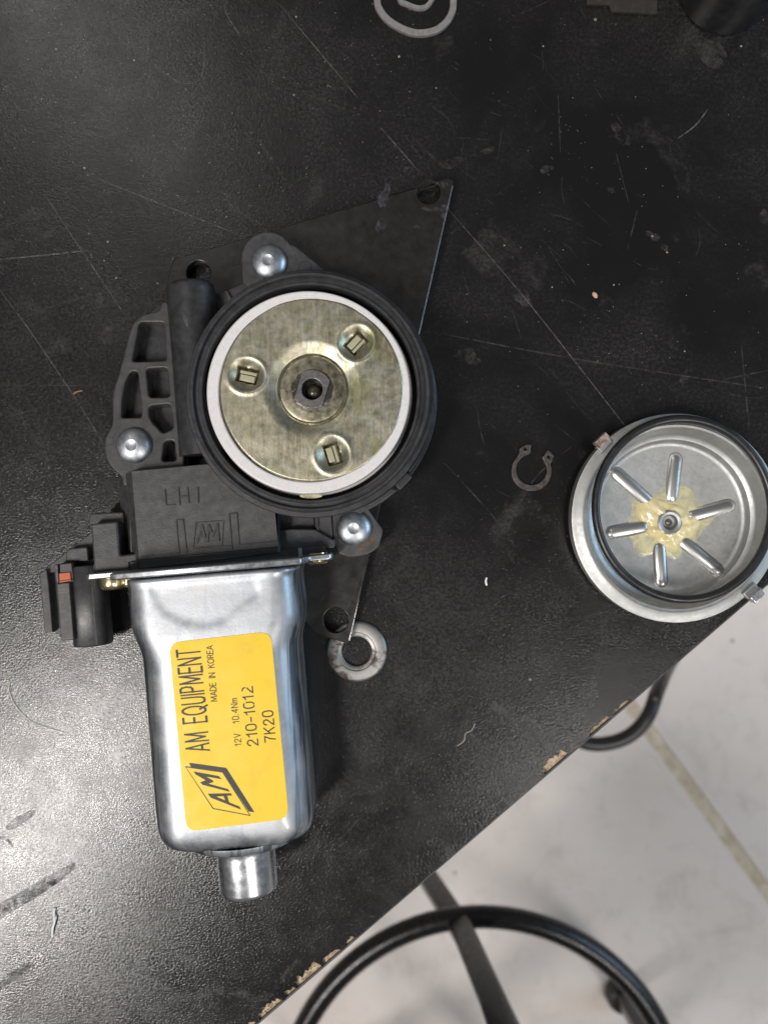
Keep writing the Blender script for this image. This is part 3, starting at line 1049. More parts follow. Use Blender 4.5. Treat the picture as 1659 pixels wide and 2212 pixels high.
# terminal housing with the moulded letters
BZ = 20.0
tl_, tr_, = W(284, 1018, BZ), W(448, 1002, BZ)
ra = [Vector((gc.x, gc.y)) + Vector((math.cos(R(a)), math.sin(R(a)))) * 36.2 for a in range(221, 258, 3)]
btop = [tl_.to_2d(), tr_.to_2d()] + ra + pts(G4, BZ, (635, 365), (650, 530), (655, 600), (668, 660), (672, 690)) + pts(G3, BZ, (935, 1085), (930, 985), (930, 945))
bot = [p.copy() for p in btop]
bot[0] = W(258, 1032, 8).to_2d()
bot[-1] = W(270, 1195, 8).to_2d()
bot[-2] = W(272, 1215, 8).to_2d()
bot[-3] = W(278, 1236, 8).to_2d()
rim_top = [Vector((p.x, p.y, BZ)) for p in btop]
me = loft([[Vector((p.x, p.y, 5.0)) for p in bot], [Vector((p.x, p.y, 9.0)) for p in bot], rim_top], True, True, 28)
th = put('terminal_housing', me, 'plastic_lit', gm)
bv = th.modifiers.new('b', 'BEVEL')
bv.width = 0.0006
bv.segments = 3
bv.limit_method = 'ANGLE'
bv.angle_limit = R(30)


def P2(g, x, y, z=BZ):
    return W(*g(x, y), z)


put('moulded_letters', strokes([(P2(G3, *a), P2(G3, *b)) for a, b in (  # darker material puts groove shade into the letters, logo and ribs
    ((1165, 395), (1177, 530)), ((1177, 530), (1252, 524)), ((1283, 385), (1293, 520)), ((1360, 376), (1373, 505)), ((1290, 455), (1366, 446)), ((1437, 378), (1455, 372)), ((1453, 374), (1456, 503)))],
    0.34, BZ - 0.2, BZ + 0.3), 'rubber', th)
put('moulded_logo', strokes([(P2(G4, *a), P2(G4, *b)) for a, b in (
    ((45, 466), (250, 450)), ((250, 450), (236, 650)), ((236, 650), (22, 662)), ((22, 662), (45, 466)))], 0.30, BZ - 0.2, BZ + 0.25), 'rubber', th)
put('moulded_logo_letters', strokes([(P2(G4, *a), P2(G4, *b)) for a, b in (
    ((52, 608), (88, 490)), ((88, 490), (118, 602)), ((66, 568), (108, 564)),
    ((128, 604), (138, 486)), ((138, 486), (168, 560)), ((168, 560), (204, 482)), ((204, 482), (212, 596)))], 0.66, BZ - 0.2, BZ + 0.4), 'rubber', th)
put('moulded_ribs', strokes([(P2(G3, *a), P2(G3, *b)) for a, b in (
    ((1262, 657), (1322, 655)), ((1262, 657), (1286, 940)), ((1322, 655), (1352, 935)), ((948, 988), (1286, 944)))]
    + [(P2(G4, *a), P2(G4, *b)) for a, b in (((8, 650), (305, 640)), ((292, 400), (348, 395)), ((292, 400), (312, 660)), ((350, 397), (366, 632)), ((366, 632), (652, 602)))],
    0.34, BZ - 0.2, BZ + 0.3), 'rubber', th)
put('lower_rail', prism([[P2(G3, 940, 1000, 18.6).to_2d(), P2(G4, 662, 640, 18.6).to_2d(), P2(G4, 668, 690, 18.6).to_2d(), P2(G3, 945, 1088, 18.6).to_2d()]], 8, 20.35, 0.5), 'rubber', th)

# stepped blocks between the housing and the right ear
put('side_block', prism([pts(G4, 15, (650, 522), (760, 512), (930, 515), (1060, 590), (1078, 590), (1080, 640), (1070, 655), (690, 672), (668, 640))], 6, 15, 0.4), 'plastic_lit', gm)
put('side_block', prism([pts(G4, 11, (636, 360), (925, 350), (930, 520), (650, 530))], 6, 11, 0.4), 'plastic', gm)
put('side_block', prism([pts(G4, 13, (925, 350), (1050, 345), (1062, 590), (930, 560))], 6, 13, 0.4), 'plastic_lit', gm)
put('side_rib', prism([pts(G4, 13.9, (935, 352), (950, 352), (960, 585), (945, 585))], 12, 13.9, 0.2), 'plastic', gm)
put('side_ramp', prism([pts(G4, 15.5, (640, 365), (720, 365), (790, 412), (640, 372))], 10, 15.5, 0.3), 'plastic_lit', gm)

# catches on the rim's right side
Gc3 = Vector((gc.x, gc.y))


def polar_block(a0, a1, r0, r1, z0, z1, bev=0.25):
    return prism([arc(Gc3, r1, a0, a1, 14) + arc(Gc3, r0, a1, a0, 14)], z0, z1, bev)


put('rim_catch', polar_block(-47, -39, 36.6, 38.9, 8, 19.5), 'plastic', gm)
put('rim_step', polar_block(-74, -48, 36.6, 38.2, 8, 13.5), 'plastic_lit', gm)
put('rim_rail', polar_block(-62, -49, 36.7, 37.6, 13, 20.0), 'plastic', gm)
put('rim_rail', polar_block(-74, -63.5, 37.0, 39.4, 8, 11.0), 'plastic_lit', gm)
put('rim_wall', polar_block(-38, 28, 36.7, 37.5, 8, 15.5), 'plastic', gm)

# white gear
g1 = W(666, 847.5, 25).to_2d()
g2 = W(670, 852, 21).to_2d()
gear_prof = [(26.2, 20.0), (26.2, 24.6), (26.5, 24.95), (26.9, 25.05)]
for i in range(4):
    r_ = 27.2 + i * 0.6
    gear_prof += [(r_, 25.05), (r_ + 0.06, 24.99), (r_ + 0.14, 24.99), (r_ + 0.2, 25.05)]
gear_prof += [(29.4, 25.0), (29.7, 24.7), (29.8, 23.0), (29.9, 20.4)]
ge = put('gear', lathe(gear_prof, (g1.x, g1.y, 0), 144, ang=28), 'nylon', gm)
put('gear_flange', lathe([(28.0, 20.9), (30.0, 20.9), (30.35, 20.5), (30.4, 15.0)], (g2.x, g2.y, 0), 144), 'nylon', ge)

# chromate drive disc: dished to the hub, three dimples with square windows
dc = W(673, 842.5, 25.2)
DR = 26.9
hub = W(*G2(795, 780), 25.0) - dc
lugs = []
for q, ang in (((372, 690), 0), ((1083, 480), 0), ((930, 1205), 0)):
    p = W(*G2(*q), 24.2) - dc
    d = (p - hub).to_2d().normalized()
    lugs.append((p.to_2d(), d))


def sstep(e0, e1, x):
    t_ = min(1, max(0, (x - e0) / (e1 - e0)))
    return t_ * t_ * (3 - 2 * t_)


def disc_h(x, y):
    h = 0.0
    rh = math.hypot(x - hub.x, y - hub.y)
    if rh < 6.0:
        return -6.0
    h -= 1.35 * (1 - sstep(9.2, 14.5, rh))
    h -= 0.7 * math.exp(-((rh - 10.05) / 0.30) ** 2)
    h += 0.20 * mnoise.noise(Vector((x * 0.10, y * 0.10, 3.0)))
    h += 0.05 * mnoise.noise(Vector((x * 0.28, y * 0.28, 9.0)))
    for p, d in lugs:
        a = (x - p.x) * d.x + (y - p.y) * d.y
        b = -(x - p.x) * d.y + (y - p.y) * d.x
        e = math.hypot(a / 5.4, b / 5.0)
        h -= 1.55 * (1 - sstep(0.42, 1.0, e))
        h += 0.22 * math.exp(-((e - 1.08) / 0.13) ** 2)
        wa, wb = abs(a) - 3.05, abs(b) - 2.1
        if max(wa, wb) < 0.3:
            h -= 2.4 * (1 - sstep(-0.10, 0.14, max(wa, wb)))
    rr = math.hypot(x, y)
    h -= 0.35 * sstep(DR - 0.5, DR, rr)
    return h


NR, NA = 150, 420
vs, fs = [(0, 0, disc_h(0, 0))], []
for i in range(1, NR + 1):
    r_ = DR * i / NR
    for j in range(NA):
        a = 2 * math.pi * j / NA
        x, y = r_ * math.cos(a), r_ * math.sin(a)
        vs.append((x, y, disc_h(x, y)))
for j in range(NA):
    fs.append((0, 1 + j, 1 + (j + 1) % NA))
for i in range(NR - 1):
    for j in range(NA):
        a, b = 1 + i * NA + j, 1 + i * NA + (j + 1) % NA
        fs.append((a, a + NA, b + NA, b))
base = 1 + (NR - 1) * NA
for j in range(NA):
    vs.append((DR * math.cos(2 * math.pi * j / NA), DR * math.sin(2 * math.pi * j / NA), -3))
    a, b = base + j, base + (j + 1) % NA
    c0, c1 = len(vs) - 1, 1 + NR * NA + (j + 1) % NA
    fs.append((a, c0, c1, b))
vs = [Vector(v) + Vector((dc.x, dc.y, 25.3)) for v in vs]
dd_ = put('drive_disc', raw(vs, fs, 60), 'chromate', gm)
for p, d in lugs:
    n2 = Vector((-d.y, d.x))
    c_ = Vector((dc.x, dc.y)) + p
    if n2.x + n2.y > 0:
        n2 = -n2
    put('lug', box(c_ + n2 * 0.75 - d * 0.1, d, None, 2.2, 0.95, 20.5, 23.7, 0.3), 'cream', dd_)
    put('lug_ledge', box(c_ - n2 * 0.9, d, None, 2.5, 0.45, 20.5, 23.2, 0.2), 'cream', dd_)
hc = Vector((dc.x, dc.y)) + hub.to_2d()
hw_ = put('hub_washer', lathe([(3.5, 22.5), (3.5, 24.4), (6.0, 24.45), (7.0, 24.5), (7.6, 24.38), (8.9, 24.45), (9.5, 24.3), (9.75, 24.0), (9.8, 22.5)], (hc.x, hc.y, 0), 96), 'hubwasher', dd_)
sr = 5.8
flat = 4.3
sh = []
fa = R(-17)
for i in range(72):
    a = 2 * math.pi * i / 72
    x, y = sr * math.cos(a), sr * math.sin(a)
    x = max(-flat, min(flat, x))
    sh.append(Vector((hc.x + x * math.cos(fa) - y * math.sin(fa), hc.y + x * math.sin(fa) + y * math.cos(fa))))
so = put('output_shaft', prism([sh, circle(hc, 3.05, 40)], 22.0, 25.5, 0.25, 3), 'shaft', gm)
put('shaft_bore', lathe([(0, 21.0), (2.9, 21.0), (3.05, 22.0), (3.1, 25.3)], (hc.x, hc.y, 0), 40), 'hole', so)
put('grease_drop', lathe([(0, 23.4), (0.8, 23.3), (1.6, 22.9), (2.2, 22.2), (2.6, 21.0)], (hc.x + 0.3, hc.y - 0.4, 0), 28, ang=60), 'dark_grease', so)
# dark old grease squeezed out round the shaft
vs, fs = [], []
rg = random.Random(5)
K = 60
for lvl, (rad_, z) in enumerate(((3.8, 24.65), (5.2, 24.68), (5.9, 24.42))):
    for j in range(K):
        a = 2 * math.pi * j / K
        w_ = 1 + (0.05 * math.sin(2 * a + 1) + 0.03 * math.sin(9 * a) + 0.05 * rg.random()) * (lvl / 2)
        vs.append((hc.x + rad_ * w_ * math.cos(a), hc.y + rad_ * w_ * math.sin(a), z))
for l_ in range(2):
    for j in range(K):
        a, b = l_ * K + j, l_ * K + (j + 1) % K
        fs.append((a, b, b + K, a + K))
put('old_grease', raw(vs, fs, 70), 'dark_grease', hw_)
# pale grease squeezed out below the gear
put('grease_blob', lathe([(0, 0.5), (0.6, 0.45), (1.0, 0.0)], (0, 0, 0), 24, Matrix.Translation(W(672, 1071, 24.9)) @ Matrix.Diagonal((3.3, 0.75, 1, 1))), 'grease_film', gm)

# motor can
CZ = 17.0
O = W(470.5, 1228, CZ)


def rrect(w, t_, r, k=10):
    q = []
    for cx, cy, a0 in ((w - r, t_ - r, 0), (-(w - r), t_ - r, 90), (-(w - r), -(t_ - r), 180), (w - r, -(t_ - r), 270)):
        for i in range(k + 1):
            a = R(a0 + 90 * i / k)
            q.append((cx + r * math.cos(a), cy + r * math.sin(a)))
    out = []
    for i in range(len(q)):                      # extra points on the flats
        a, b = q[i], q[(i + 1) % len(q)]
        out.append(a)
        if i % (k + 1) == k:
            out += [(a[0] + (b[0] - a[0]) * f, a[1] + (b[1] - a[1]) * f) for f in [q_ / 26 for q_ in range(1, 26)]]
    return out


def cring(s, w, t_, r, shift=0.0):
    return [O + ax * s + px * (x + shift) + Vector((0, 0, z)) for x, z in rrect(w, t_, r)]


secs = [(0.0, 25.6, 16.2, 7.2), (1.2, 25.1, 16.1, 7.2), (2.6, 24.6, 15.8, 7.4), (6, 24.6, 15.75, 7.4), (11, 24.8, 15.8, 7.6), (14.5, 24.8, 15.85, 8.0), (17, 24.5, 15.9, 8.5), (20, 23.6, 15.9, 9.0),
        (22.5, 22.9, 15.9, 9.3), (25, 22.7, 15.9, 9.4), (40, 22.7, 15.9, 9.4), (55, 22.75, 15.9, 9.4), (68, 22.8, 15.9, 9.4), (73, 22.8, 15.8, 9.4), (76, 22.5, 15.4, 9.4), (78.2, 21.7, 14.4, 9.2),
        (79.7, 20.3, 12.9, 8.8), (80.6, 18.4, 11.0, 8.2), (81.0, 16.2, 9.0, 7.4)]
dense = []
for a_, b_ in zip(secs[:-1], secs[1:]):
    k2 = max(1, int((b_[0] - a_[0]) / 0.9)) if a_[0] < 25 else 1
    for q_ in range(k2):
        dense.append(tuple(x + (y - x) * q_ / k2 for x, y in zip(a_, b_)))
secs = dense + [secs[-1]]
SHX = [(-25, 0), (-17.3, 2), (-14.9, 7.5), (-13.4, 11.3), (-8, 14.8), (-2.3, 16.4), (4.2, 15.5), (8.9, 11.7), (13.6, 9.4), (15.5, 2), (25, 0)]


def shield(x, s_):
    for (xa, ya), (xb, yb) in zip(SHX[:-1], SHX[1:]):
        if xa <= x <= xb:
            lim = ya + (yb - ya) * (x - xa) / (xb - xa)
            return 0.2 * sstep(0.0, 2.4, lim - s_) * sstep(0.6, 3.0, s_)
    return 0.0


cring_pts = [cring(s, w, t_, r, 0.45) for s, w, t_, r in secs]
for (s_, *_r), ring_ in zip(secs, cring_pts):
    for v_ in ring_:
        if v_.z > CZ + 14.5:
            v_.z -= shield((v_ - O).dot(px), s_)
can = put('motor_can', loft(cring_pts, True, True, 50), 'zinc', gm)
sm_ = can.modifiers.new('s', 'SUBSURF')
sm_.levels = sm_.render_levels = 1
bm_ = Matrix.Translation(O) @ Matrix((px.to_4d() * 1, Vector((0, 0, 1, 0)), ax.to_4d(), Vector((0, 0, 0, 1)))).transposed()
fr = Matrix(((px.x, 0, ax.x, O.x), (px.y, 0, ax.y, O.y), (px.z, 1, ax.z, O.z), (0, 0, 0, 1)))
put('end_step', lathe([(17.0, 80.0), (16.6, 81.6), (15.5, 82.4), (12.0, 83.1), (9.5, 83.6), (8.9, 84.3)], (0, 0, 0), 72, fr @ Matrix.Translation((1.2, 0, 0)) @ Matrix.Diagonal((1, 0.8, 1, 1)), ang=50), 'zinc', can)
put('end_boss', lathe([(9.4, 83.0), (8.9, 84.2), (8.75, 85.5), (8.75, 96.0), (8.5, 97.0), (7.8, 97.7), (6.6, 98.0), (0, 98.0)], (0, 0, 0), 72, fr @ Matrix.Translation((1.4, 0, 0)), ang=40), 'zinc_smooth', can)

# flange plate between can and gearbox
fo = put('motor_flange', loft([[O + ax * s + px * x + Vector((0, 0, z)) for x, z in ((-38.6, -6), (-29, -9.5), (-27, -15.5), (27, -15.5), (29, -9), (34.8, -6), (35.2, 3.2), (34.3, 4.2), (28.5, 4.8), (27.2, 15.2), (25.0, 16.4), (-25, 16.4), (-27.4, 15.2), (-28.5, 4.6), (-37.5, 4.4), (-38.7, 3.4))]
                               for s in (-1.9, 0.0)], True, True, 30), 'zinc_smooth', gm)
bv = fo.modifiers.new('b', 'BEVEL')
bv.width = 0.0004
bv.segments = 2
bv.limit_method = 'ANGLE'
put('gasket_strip', loft([[O + ax * s + px * x + Vector((0, 0, z)) for x, z in ((-37, -5), (-26, -14), (26, -14), (33, -5), (33, 0.6), (26, 1.0), (25, 2.0), (-25.5, 2.0), (-26.5, 1.0), (-37, 0.8))]
                          for s in (-4.2, -1.8)], True, True, 30), 'rubber', gm)


def screw(u, v, z, rad, length):
    c_ = W(u, v, z)
    f_ = Matrix(((px.x, 0, ax.x, c_.x), (px.y, 0, ax.y, c_.y), (px.z, 1, ax.z, c_.z), (0, 0, 0, 1)))
    pr = [(0, length * 0.62), (rad * 0.30, length * 0.62), (rad * 0.42, length * 0.98), (rad * 0.62, length), (rad * 0.85, length * 0.86), (rad * 0.97, length * 0.55), (rad, length * 0.2), (rad * 0.98, -0.6)]
    return lathe(pr, (0, 0, 0), 40, f_, ang=45)


put('screw', screw(246, 1251, 16.5, 4.2, 3.2), 'goldscrew', gm)
put('screw', screw(278, 1250, 17.5, 1.9, 2.6), 'goldscrew', gm)
put('screw', screw(685, 1198, 15.0, 3.6, 3.0), 'goldscrew', gm)
put('screw', screw(642, 1203, 16.0, 1.1, 2.2), 'goldscrew', gm)

# sticker with its print
SZ = CZ + 15.9
lab = pts(G5, SZ, (258, 527), (872, 459), (982, 1592), (362, 1672))
lab = rounded([v for v in lab], 3.4, 6)
sk = put('sticker', prism([lab], SZ - 0.3, SZ + 0.14, 0.03, 1), 'yellow', gm)
SZ += 0.165


def T(s, a, b, cap, **kw):
    za, zb = W(*GE(*a), SZ), W(*GE(*b), SZ)
    put('printed_line', text_mesh(s, za, zb, cap * 0.15709 * 0.15 * (CAM_H - SZ) / CAM_H, SZ, **kw), 'ink', sk)


T('AM EQUIPMENT', (526, 1757), (394, 362), 318, wt=0.105, gap=0.29)
T('MADE IN KOREA', (632, 1083), (568, 320), 84, wt=0.14, gap=0.22)
T('12V  10.4Nm', (965, 1695), (903, 1044), 88, wt=0.13, gap=0.30)
T('210-1012', (1193, 1688), (1113, 884), 142, wt=0.13, gap=0.30, skip=0.55)
T('7K20', (1433, 1636), (1393, 1214), 142, wt=0.13, gap=0.30, skip=0.15)


def LG(*q):
    return [W(*GL(x, y), SZ).to_2d() for x, y in q]


put('printed_logo', prism([LG((310, 400), (960, 490), (1450, 1262), (1350, 1252), (895, 557), (345, 477))], SZ - 0.01, SZ + 0.01), 'ink', sk)
put('printed_logo', prism([LG((238, 460), (902, 553), (1388, 1330), (725, 1206)), LG((262, 482), (890, 572), (1360, 1310), (736, 1190))], SZ - 0.012, SZ + 0.012), 'ink', sk)
put('printed_logo', prism([LG((390, 552), (825, 632), (885, 688), (610, 642), (735, 715), (735, 738), (650, 765), (990, 860), (1020, 908), (545, 785), (505, 742), (600, 705), (425, 605))], SZ - 0.01, SZ + 0.01), 'ink', sk)
put('printed_logo', prism([LG((635, 940), (1040, 932), (1060, 972), (975, 975), (1010, 1090), (1190, 1165), (1215, 1218), (690, 1010)), LG((785, 990), (910, 982), (940, 1058))], SZ - 0.01, SZ + 0.01), 'ink', sk)

# cable entry block left of the housing, and the plug socket
put('entry_block', prism([rounded(pts(G3, 18, (518, 690), (750, 670), (772, 965), (932, 945), (932, 1082), (545, 1120)), 0.5, 3)], 6, 18, 0.6, 3), 'plastic_lit', gm)
put('entry_block_step', prism([rounded(pts(G3, 13.5, (503, 600), (800, 588), (802, 640), (800, 690), (498, 700)), 0.6, 3)], 5, 13.5, 0.5, 3), 'plastic_lit', gm)
put('entry_block_rail', prism([pts(G3, 16.5, (850, 655), (868, 655), (885, 940), (862, 940))], 6, 16.5, 0.3), 'plastic_lit', gm)
put('entry_slot_floor', prism([pts(G3, 9, (740, 660), (930, 650), (940, 970), (760, 980))], 5, 9, 0.1), 'plastic', gm)
so_ = put('socket_bracket', prism([rounded(pts(GK, 8.5, (12, 722), (130, 645), (190, 590), (400, 420), (510, 330), (700, 185), (820, 90), (1100, 80), (1100, 600), (700, 650), (130, 720)), 0.4, 2)], 4.6, 8.5, 0.25), 'plastic_lit', gm)
pc = put('plug_socket', prism([pts(GK, 7.0, (120, 640), (500, 560), (900, 700), (990, 1560), (400, 1660), (215, 1560))], 2.5, 7.0, 0.3), 'plastic', gm)
put('socket_rail', prism([pts(GK, 10.0, (20, 722), (128, 655), (160, 880), (216, 1570), (100, 1585), (60, 1100), (35, 850))], 3.0, 10.0, 0.3), 'plastic_lit', pc)
put('socket_rail', prism([pts(GK, 16.0, (270, 868), (460, 850), (522, 1682), (345, 1706))], 3.0, 16.0, 0.3), 'plastic_lit', pc)
put('socket_head', prism([pts(GK, 15.0, (240, 592), (290, 590), (310, 858), (270, 862))], 4, 15.0, 0.2), 'plastic_lit', pc)
put('socket_head', prism([pts(GK, 15.0, (318, 586), (490, 568), (522, 832), (470, 850), (320, 700))], 4, 15.0, 0.2), 'plastic_lit', pc)
put('lock_tab', prism([pts(GK, 15.6, (305, 718), (470, 700), (482, 828), (316, 856))], 10, 15.6, 0.25), 'orange', pc)
put('lock_tab_lip', prism([pts(GK, 16.0, (312, 832), (480, 806), (483, 830), (316, 858))], 12, 16.0, 0.2), 'orange', pc)
rb = []
for s in (0.0, 0.5, 24.3, 24.8):
    r_ = 5.6 if 0.2 < s < 24.6 else 5.2
    c0 = W(*GK(722, 600), 9.2) + ax * s
    rb.append([c0 + px * (r_ * math.copysign(abs(math.cos(2 * math.pi * j / 48)) ** 0.62, math.cos(2 * math.pi * j / 48))) + Vector((0, 0, r_ * math.copysign(abs(math.sin(2 * math.pi * j / 48)) ** 0.8, math.sin(2 * math.pi * j / 48)))) for j in range(48)])
put('socket_barrel', loft(rb, True, True, 40), 'plastic', pc)
put('socket_shoulder', prism([rounded(pts(GK, 12.0, (408, 400), (450, 362), (720, 332), (740, 540), (412, 545)), 0.8, 4)], 5, 12.0, 0.4), 'plastic_lit', gm)

# ------------------------------------------------------------------ lid with grease, and its seal
fzl = 9.0
lidc = W(*GC(860, 910), 1.6)
topc = W(*GC(905, 915), fzl)
lid = thing('gearbox_lid', (lidc.x, lidc.y, 0), 'round galvanised gearbox lid with six ribs and yellow grease, overhanging the bench edge', 'lid')
kz = lambda z: 0.15 * (CAM_H - z) / CAM_H
rf = 163 * kz(1.6)
rt = 198 * kz(fzl)
ro = 227 * kz(fzl)
lc = lidc.lerp(topc, 0.65)
lc = Vector((lc.x, lc.y, 0))
pan = put('lid_pan', lathe([(0, 1.6), (rf - 1.4, 1.6), (rf - 0.4, 1.75), (rf + 0.25, 2.4), (rf + 0.8, 4.0), (rf + 1.9, 4.5), (rf + 2.5, 5.2), (rt - 0.9, fzl - 0.7), (rt - 0.2, fzl + 0.1), (rt + 0.5, fzl + 0.2), (rt + 1.1, fzl - 0.35), (ro - 1.0, fzl - 0.6),
                             (ro - 0.1, fzl - 0.9), (ro, fzl - 1.5), (ro, fzl - 5.0), (ro - 0.7, fzl - 5.0), (ro - 0.7, fzl - 1.9), (rt + 0.6, fzl - 1.4), (rf + 0.6, 0.7), (rf - 0.4, 0.3), (0, 0.3)], lc, 144, ang=40), 'galv', lid)
bc = W(*GC(832, 945), 1.6)
lidctr = Vector((bc.x, bc.y, 0))


def bead(a, b, w, h):
    """pressed rib: half-round bead with closed ends"""
    a, b = Vector((a.x, a.y, 0)), Vector((b.x, b.y, 0))
    d = (b - a).normalized()
    s = Vector((-d.y, d.x, 0))
    rings = []
    L = (b - a).length
    for f, k_ in ((0, 0.05), (0.03, 0.5), (0.08, 0.85), (0.15, 1.0), (0.5, 1.0), (0.85, 1.0), (0.92, 0.85), (0.97, 0.5), (1.0, 0.05)):
        p = a + d * L * f
        rings.append([p + s * (w * 0.5 * k_ * math.cos(math.pi * j / 12)) + Vector((0, 0, 1.45 + h * k_ * math.sin(math.pi * j / 12))) for j in range(13)])
    return loft(rings, False, False, 70, closed=False)


for a, b in (((912, 372), (862, 800)), ((372, 505), (735, 830)), ((1395, 795), (980, 915)), ((330, 1045), (690, 975)), ((790, 1490), (765, 1100)), ((1300, 1385), (925, 1075))):
    put('rib', bead(W(*GC(*a), 2), W(*GC(*b), 2), 4.6, 1.4), 'ribmetal', lid)
bo = put('bore_boss', lathe([(2.1, -0.2), (2.1, 3.2), (2.5, 3.9), (3.3, 4.15), (3.9, 3.7), (4.1, 1.4)], lidctr + Vector((0.1, -0.1, 0)), 40, ang=40), 'galv', lid)
put('bore_wall', lathe([(0, 0.35), (2.2, 0.35), (2.25, 3.0)], lidctr + Vector((0.1, -0.1, 0)), 40, ang=40), 'snap', bo)
put('bore_pin', lathe([(0, 2.2), (0.7, 2.05), (1.1, 1.7), (1.3, 1.0), (1.35, -0.1)], lidctr + Vector((0.35, -0.1, 0)), 28, ang=60), 'shaft', bo)


def goo(name, material, r0, shape, h, seed):
    r_ = random.Random(seed)
    vs, fs = [], []
    K, Lv = 96, 9
    for i in range(Lv + 1):
        f = i / Lv
        for j in range(K):
            a = 2 * math.pi * j / K
            re = shape(a)
            rad_ = r0 + (re - r0) * f
            x, y = rad_ * math.cos(a), rad_ * math.sin(a)
            z = 1.55 + h * (1 - f ** 2.2) * (0.75 + 0.45 * mnoise.noise(Vector((x * 0.5, y * 0.5, seed)))) + (0.06 if f < 1 else -0.1)
            vs.append((lidctr.x + x, lidctr.y + y, z))
    for i in range(Lv):
        for j in range(K):
            a, b = i * K + j, i * K + (j + 1) % K
            fs.append((a, b, b + K, a + K))
    return put(name, raw(vs, fs, 70), material, lid)


def shape_thick(a):
    return 9.0 + 1.6 * math.sin(2 * a + 2.6) + 1.2 * math.sin(3 * a + 0.6) + 0.7 * math.sin(5 * a + 2) + 0.3 * math.sin(9 * a)


def shape_thin(a):
    return 12.6 + 1.3 * math.sin(2 * a + 0.8) + 1.0 * math.sin(5 * a + 1.1) + 0.7 * math.sin(8 * a + 0.5) + 0.3 * math.sin(13 * a)


goo('grease', 'grease', 3.3, shape_thick, 2.5, 2.0)
goo('grease_film', 'grease_film', 5.0, shape_thin, 0.9, 6.0)
# bent locking tabs on the lid's flange
for (q, inner, rusty) in (((290, 265), (420, 400), True), ((1565, 1545), (1430, 1420), False)):
    p = W(*GC(*q), fzl + 1.5)
    d = (p - lc).to_2d().normalized()
    s = Vector((-d.y, d.x))
    b_ = Vector((lc.x, lc.y)) + d * (ro - 1.2)
    foot = [b_ - s * 2.5 - d * 0.5, b_ + s * 2.5 - d * 0.5, b_ + s * 2.5 + d * 1.9, b_ - s * 2.5 + d * 1.9]
    tb = put('locking_tab', prism([foot], fzl - 2.2, fzl + 0.4, 0.25), 'galv', lid)
    up = [b_ - s * 2.3 + d * 1.1, b_ + s * 2.3 + d * 1.1, b_ + s * 2.3 + d * 3.6, b_ - s * 2.3 + d * 3.6]
    put('tab_end', prism([up], fzl - 1.2, fzl + 2.6, 0.3), 'rusty_tab' if rusty else 'zinc_smooth', tb)

# rubber seal ring lying loose on the lid
zc = fzl + 1.75
oc = W(*GC(962, 842), zc)
k_ = 0.26416 * kz(zc)
ring = []
for i in range(96):
    a = 2 * math.pi * i / 96
    x, y = 715 * k_ * math.cos(a), 742 * k_ * math.sin(a)
    x, y = x * math.cos(0.45) - y * math.sin(0.45), x * math.sin(0.45) + y * math.cos(0.45)
    sag = 0.35 * math.sin(2 * a + 1) + (1.3 if True else 0) * max(0, math.sin(a - 0.4)) * 0.6
    ring.append((oc.x + x, oc.y + y, zc + sag))
seal = put('seal_ring', tube(ring, 1.32, 14, True), 'rubber')
tag(seal, 'black rubber seal ring lying loosely on the silver lid', 'seal ring')

# ------------------------------------------------------------------ snap ring and washer
sc_, so2 = W(*GS(820, 990), 1).to_2d(), W(*GS(822, 1018), 1).to_2d()
u_ = 0.10335 * kz(1)
outer = arc(so2, 425 * u_, 55, -246, 56)
inner = arc(sc_, 322 * u_, -245, 62, 56)


def SG(*q):
    return [W(*GS(x, y), 1).to_2d() for x, y in q]


# travel: outside clockwise from the right ear to the left ear, then back along the inside
outer = arc(so2, 418 * u_, 28, -226, 60)
inner = arc(sc_, 322 * u_, -258, 50, 60)
ring_ol = SG((1250, 810), (1290, 720), (1240, 640), (1165, 580), (1120, 620), (1085, 700), (1040, 720), (1080, 800)) 
ear_l = SG((565, 640), (570, 560), (640, 500), (720, 465), (815, 470), (800, 560), (805, 640), (765, 655))
ol = ring_ol[::-1] + outer[2:-1] + ear_l + [p for p in arc(sc_, 322 * u_, 104, 396, 60)][2:-3]
sn = put('snap_ring', prism([ol, circle(SG((690, 562))[0], 0.55, 16), circle(SG((1178, 722))[0], 0.55, 16)], 0.03, 1.1, 0.12, 1), 'snap')
tag(sn, 'small dark open snap ring with two eyelets, lying alone between motor and lid', 'snap ring')

wc = W(*G4(1240, 1430), 1.8)
ws = put('washer', lathe([(4.75, 0.05), (4.75, 0.9), (5.0, 1.15), (6.0, 1.22), (6.15, 1.5), (6.4, 1.56), (8.9, 1.5), (9.55, 1.25), (9.85, 0.7), (9.9, 0.05), (4.75, 0.05)], (wc.x, wc.y, 0), 72, ang=50), 'washer')
tag(ws, 'worn steel washer with rusty rim, half under the motor plate corner', 'washer')

# ------------------------------------------------------------------ things at the far edge and lint
ringp = smooth_path([W(u, v, 0.8) for u, v in ((979, 5), (976, 27), (964, 48), (944, 64), (920, 71), (895, 71), (868, 62), (840, 45), (822, 24), (815, 2), (820, -50), (850, -95), (900, -112), (950, -90), (975, -40))], 6, True)
gk = thing('grey_clip', (*W(897, -20).to_2d(), 0), 'grey ring with a bent tongue inside, cut off by the top of the picture', 'clip')


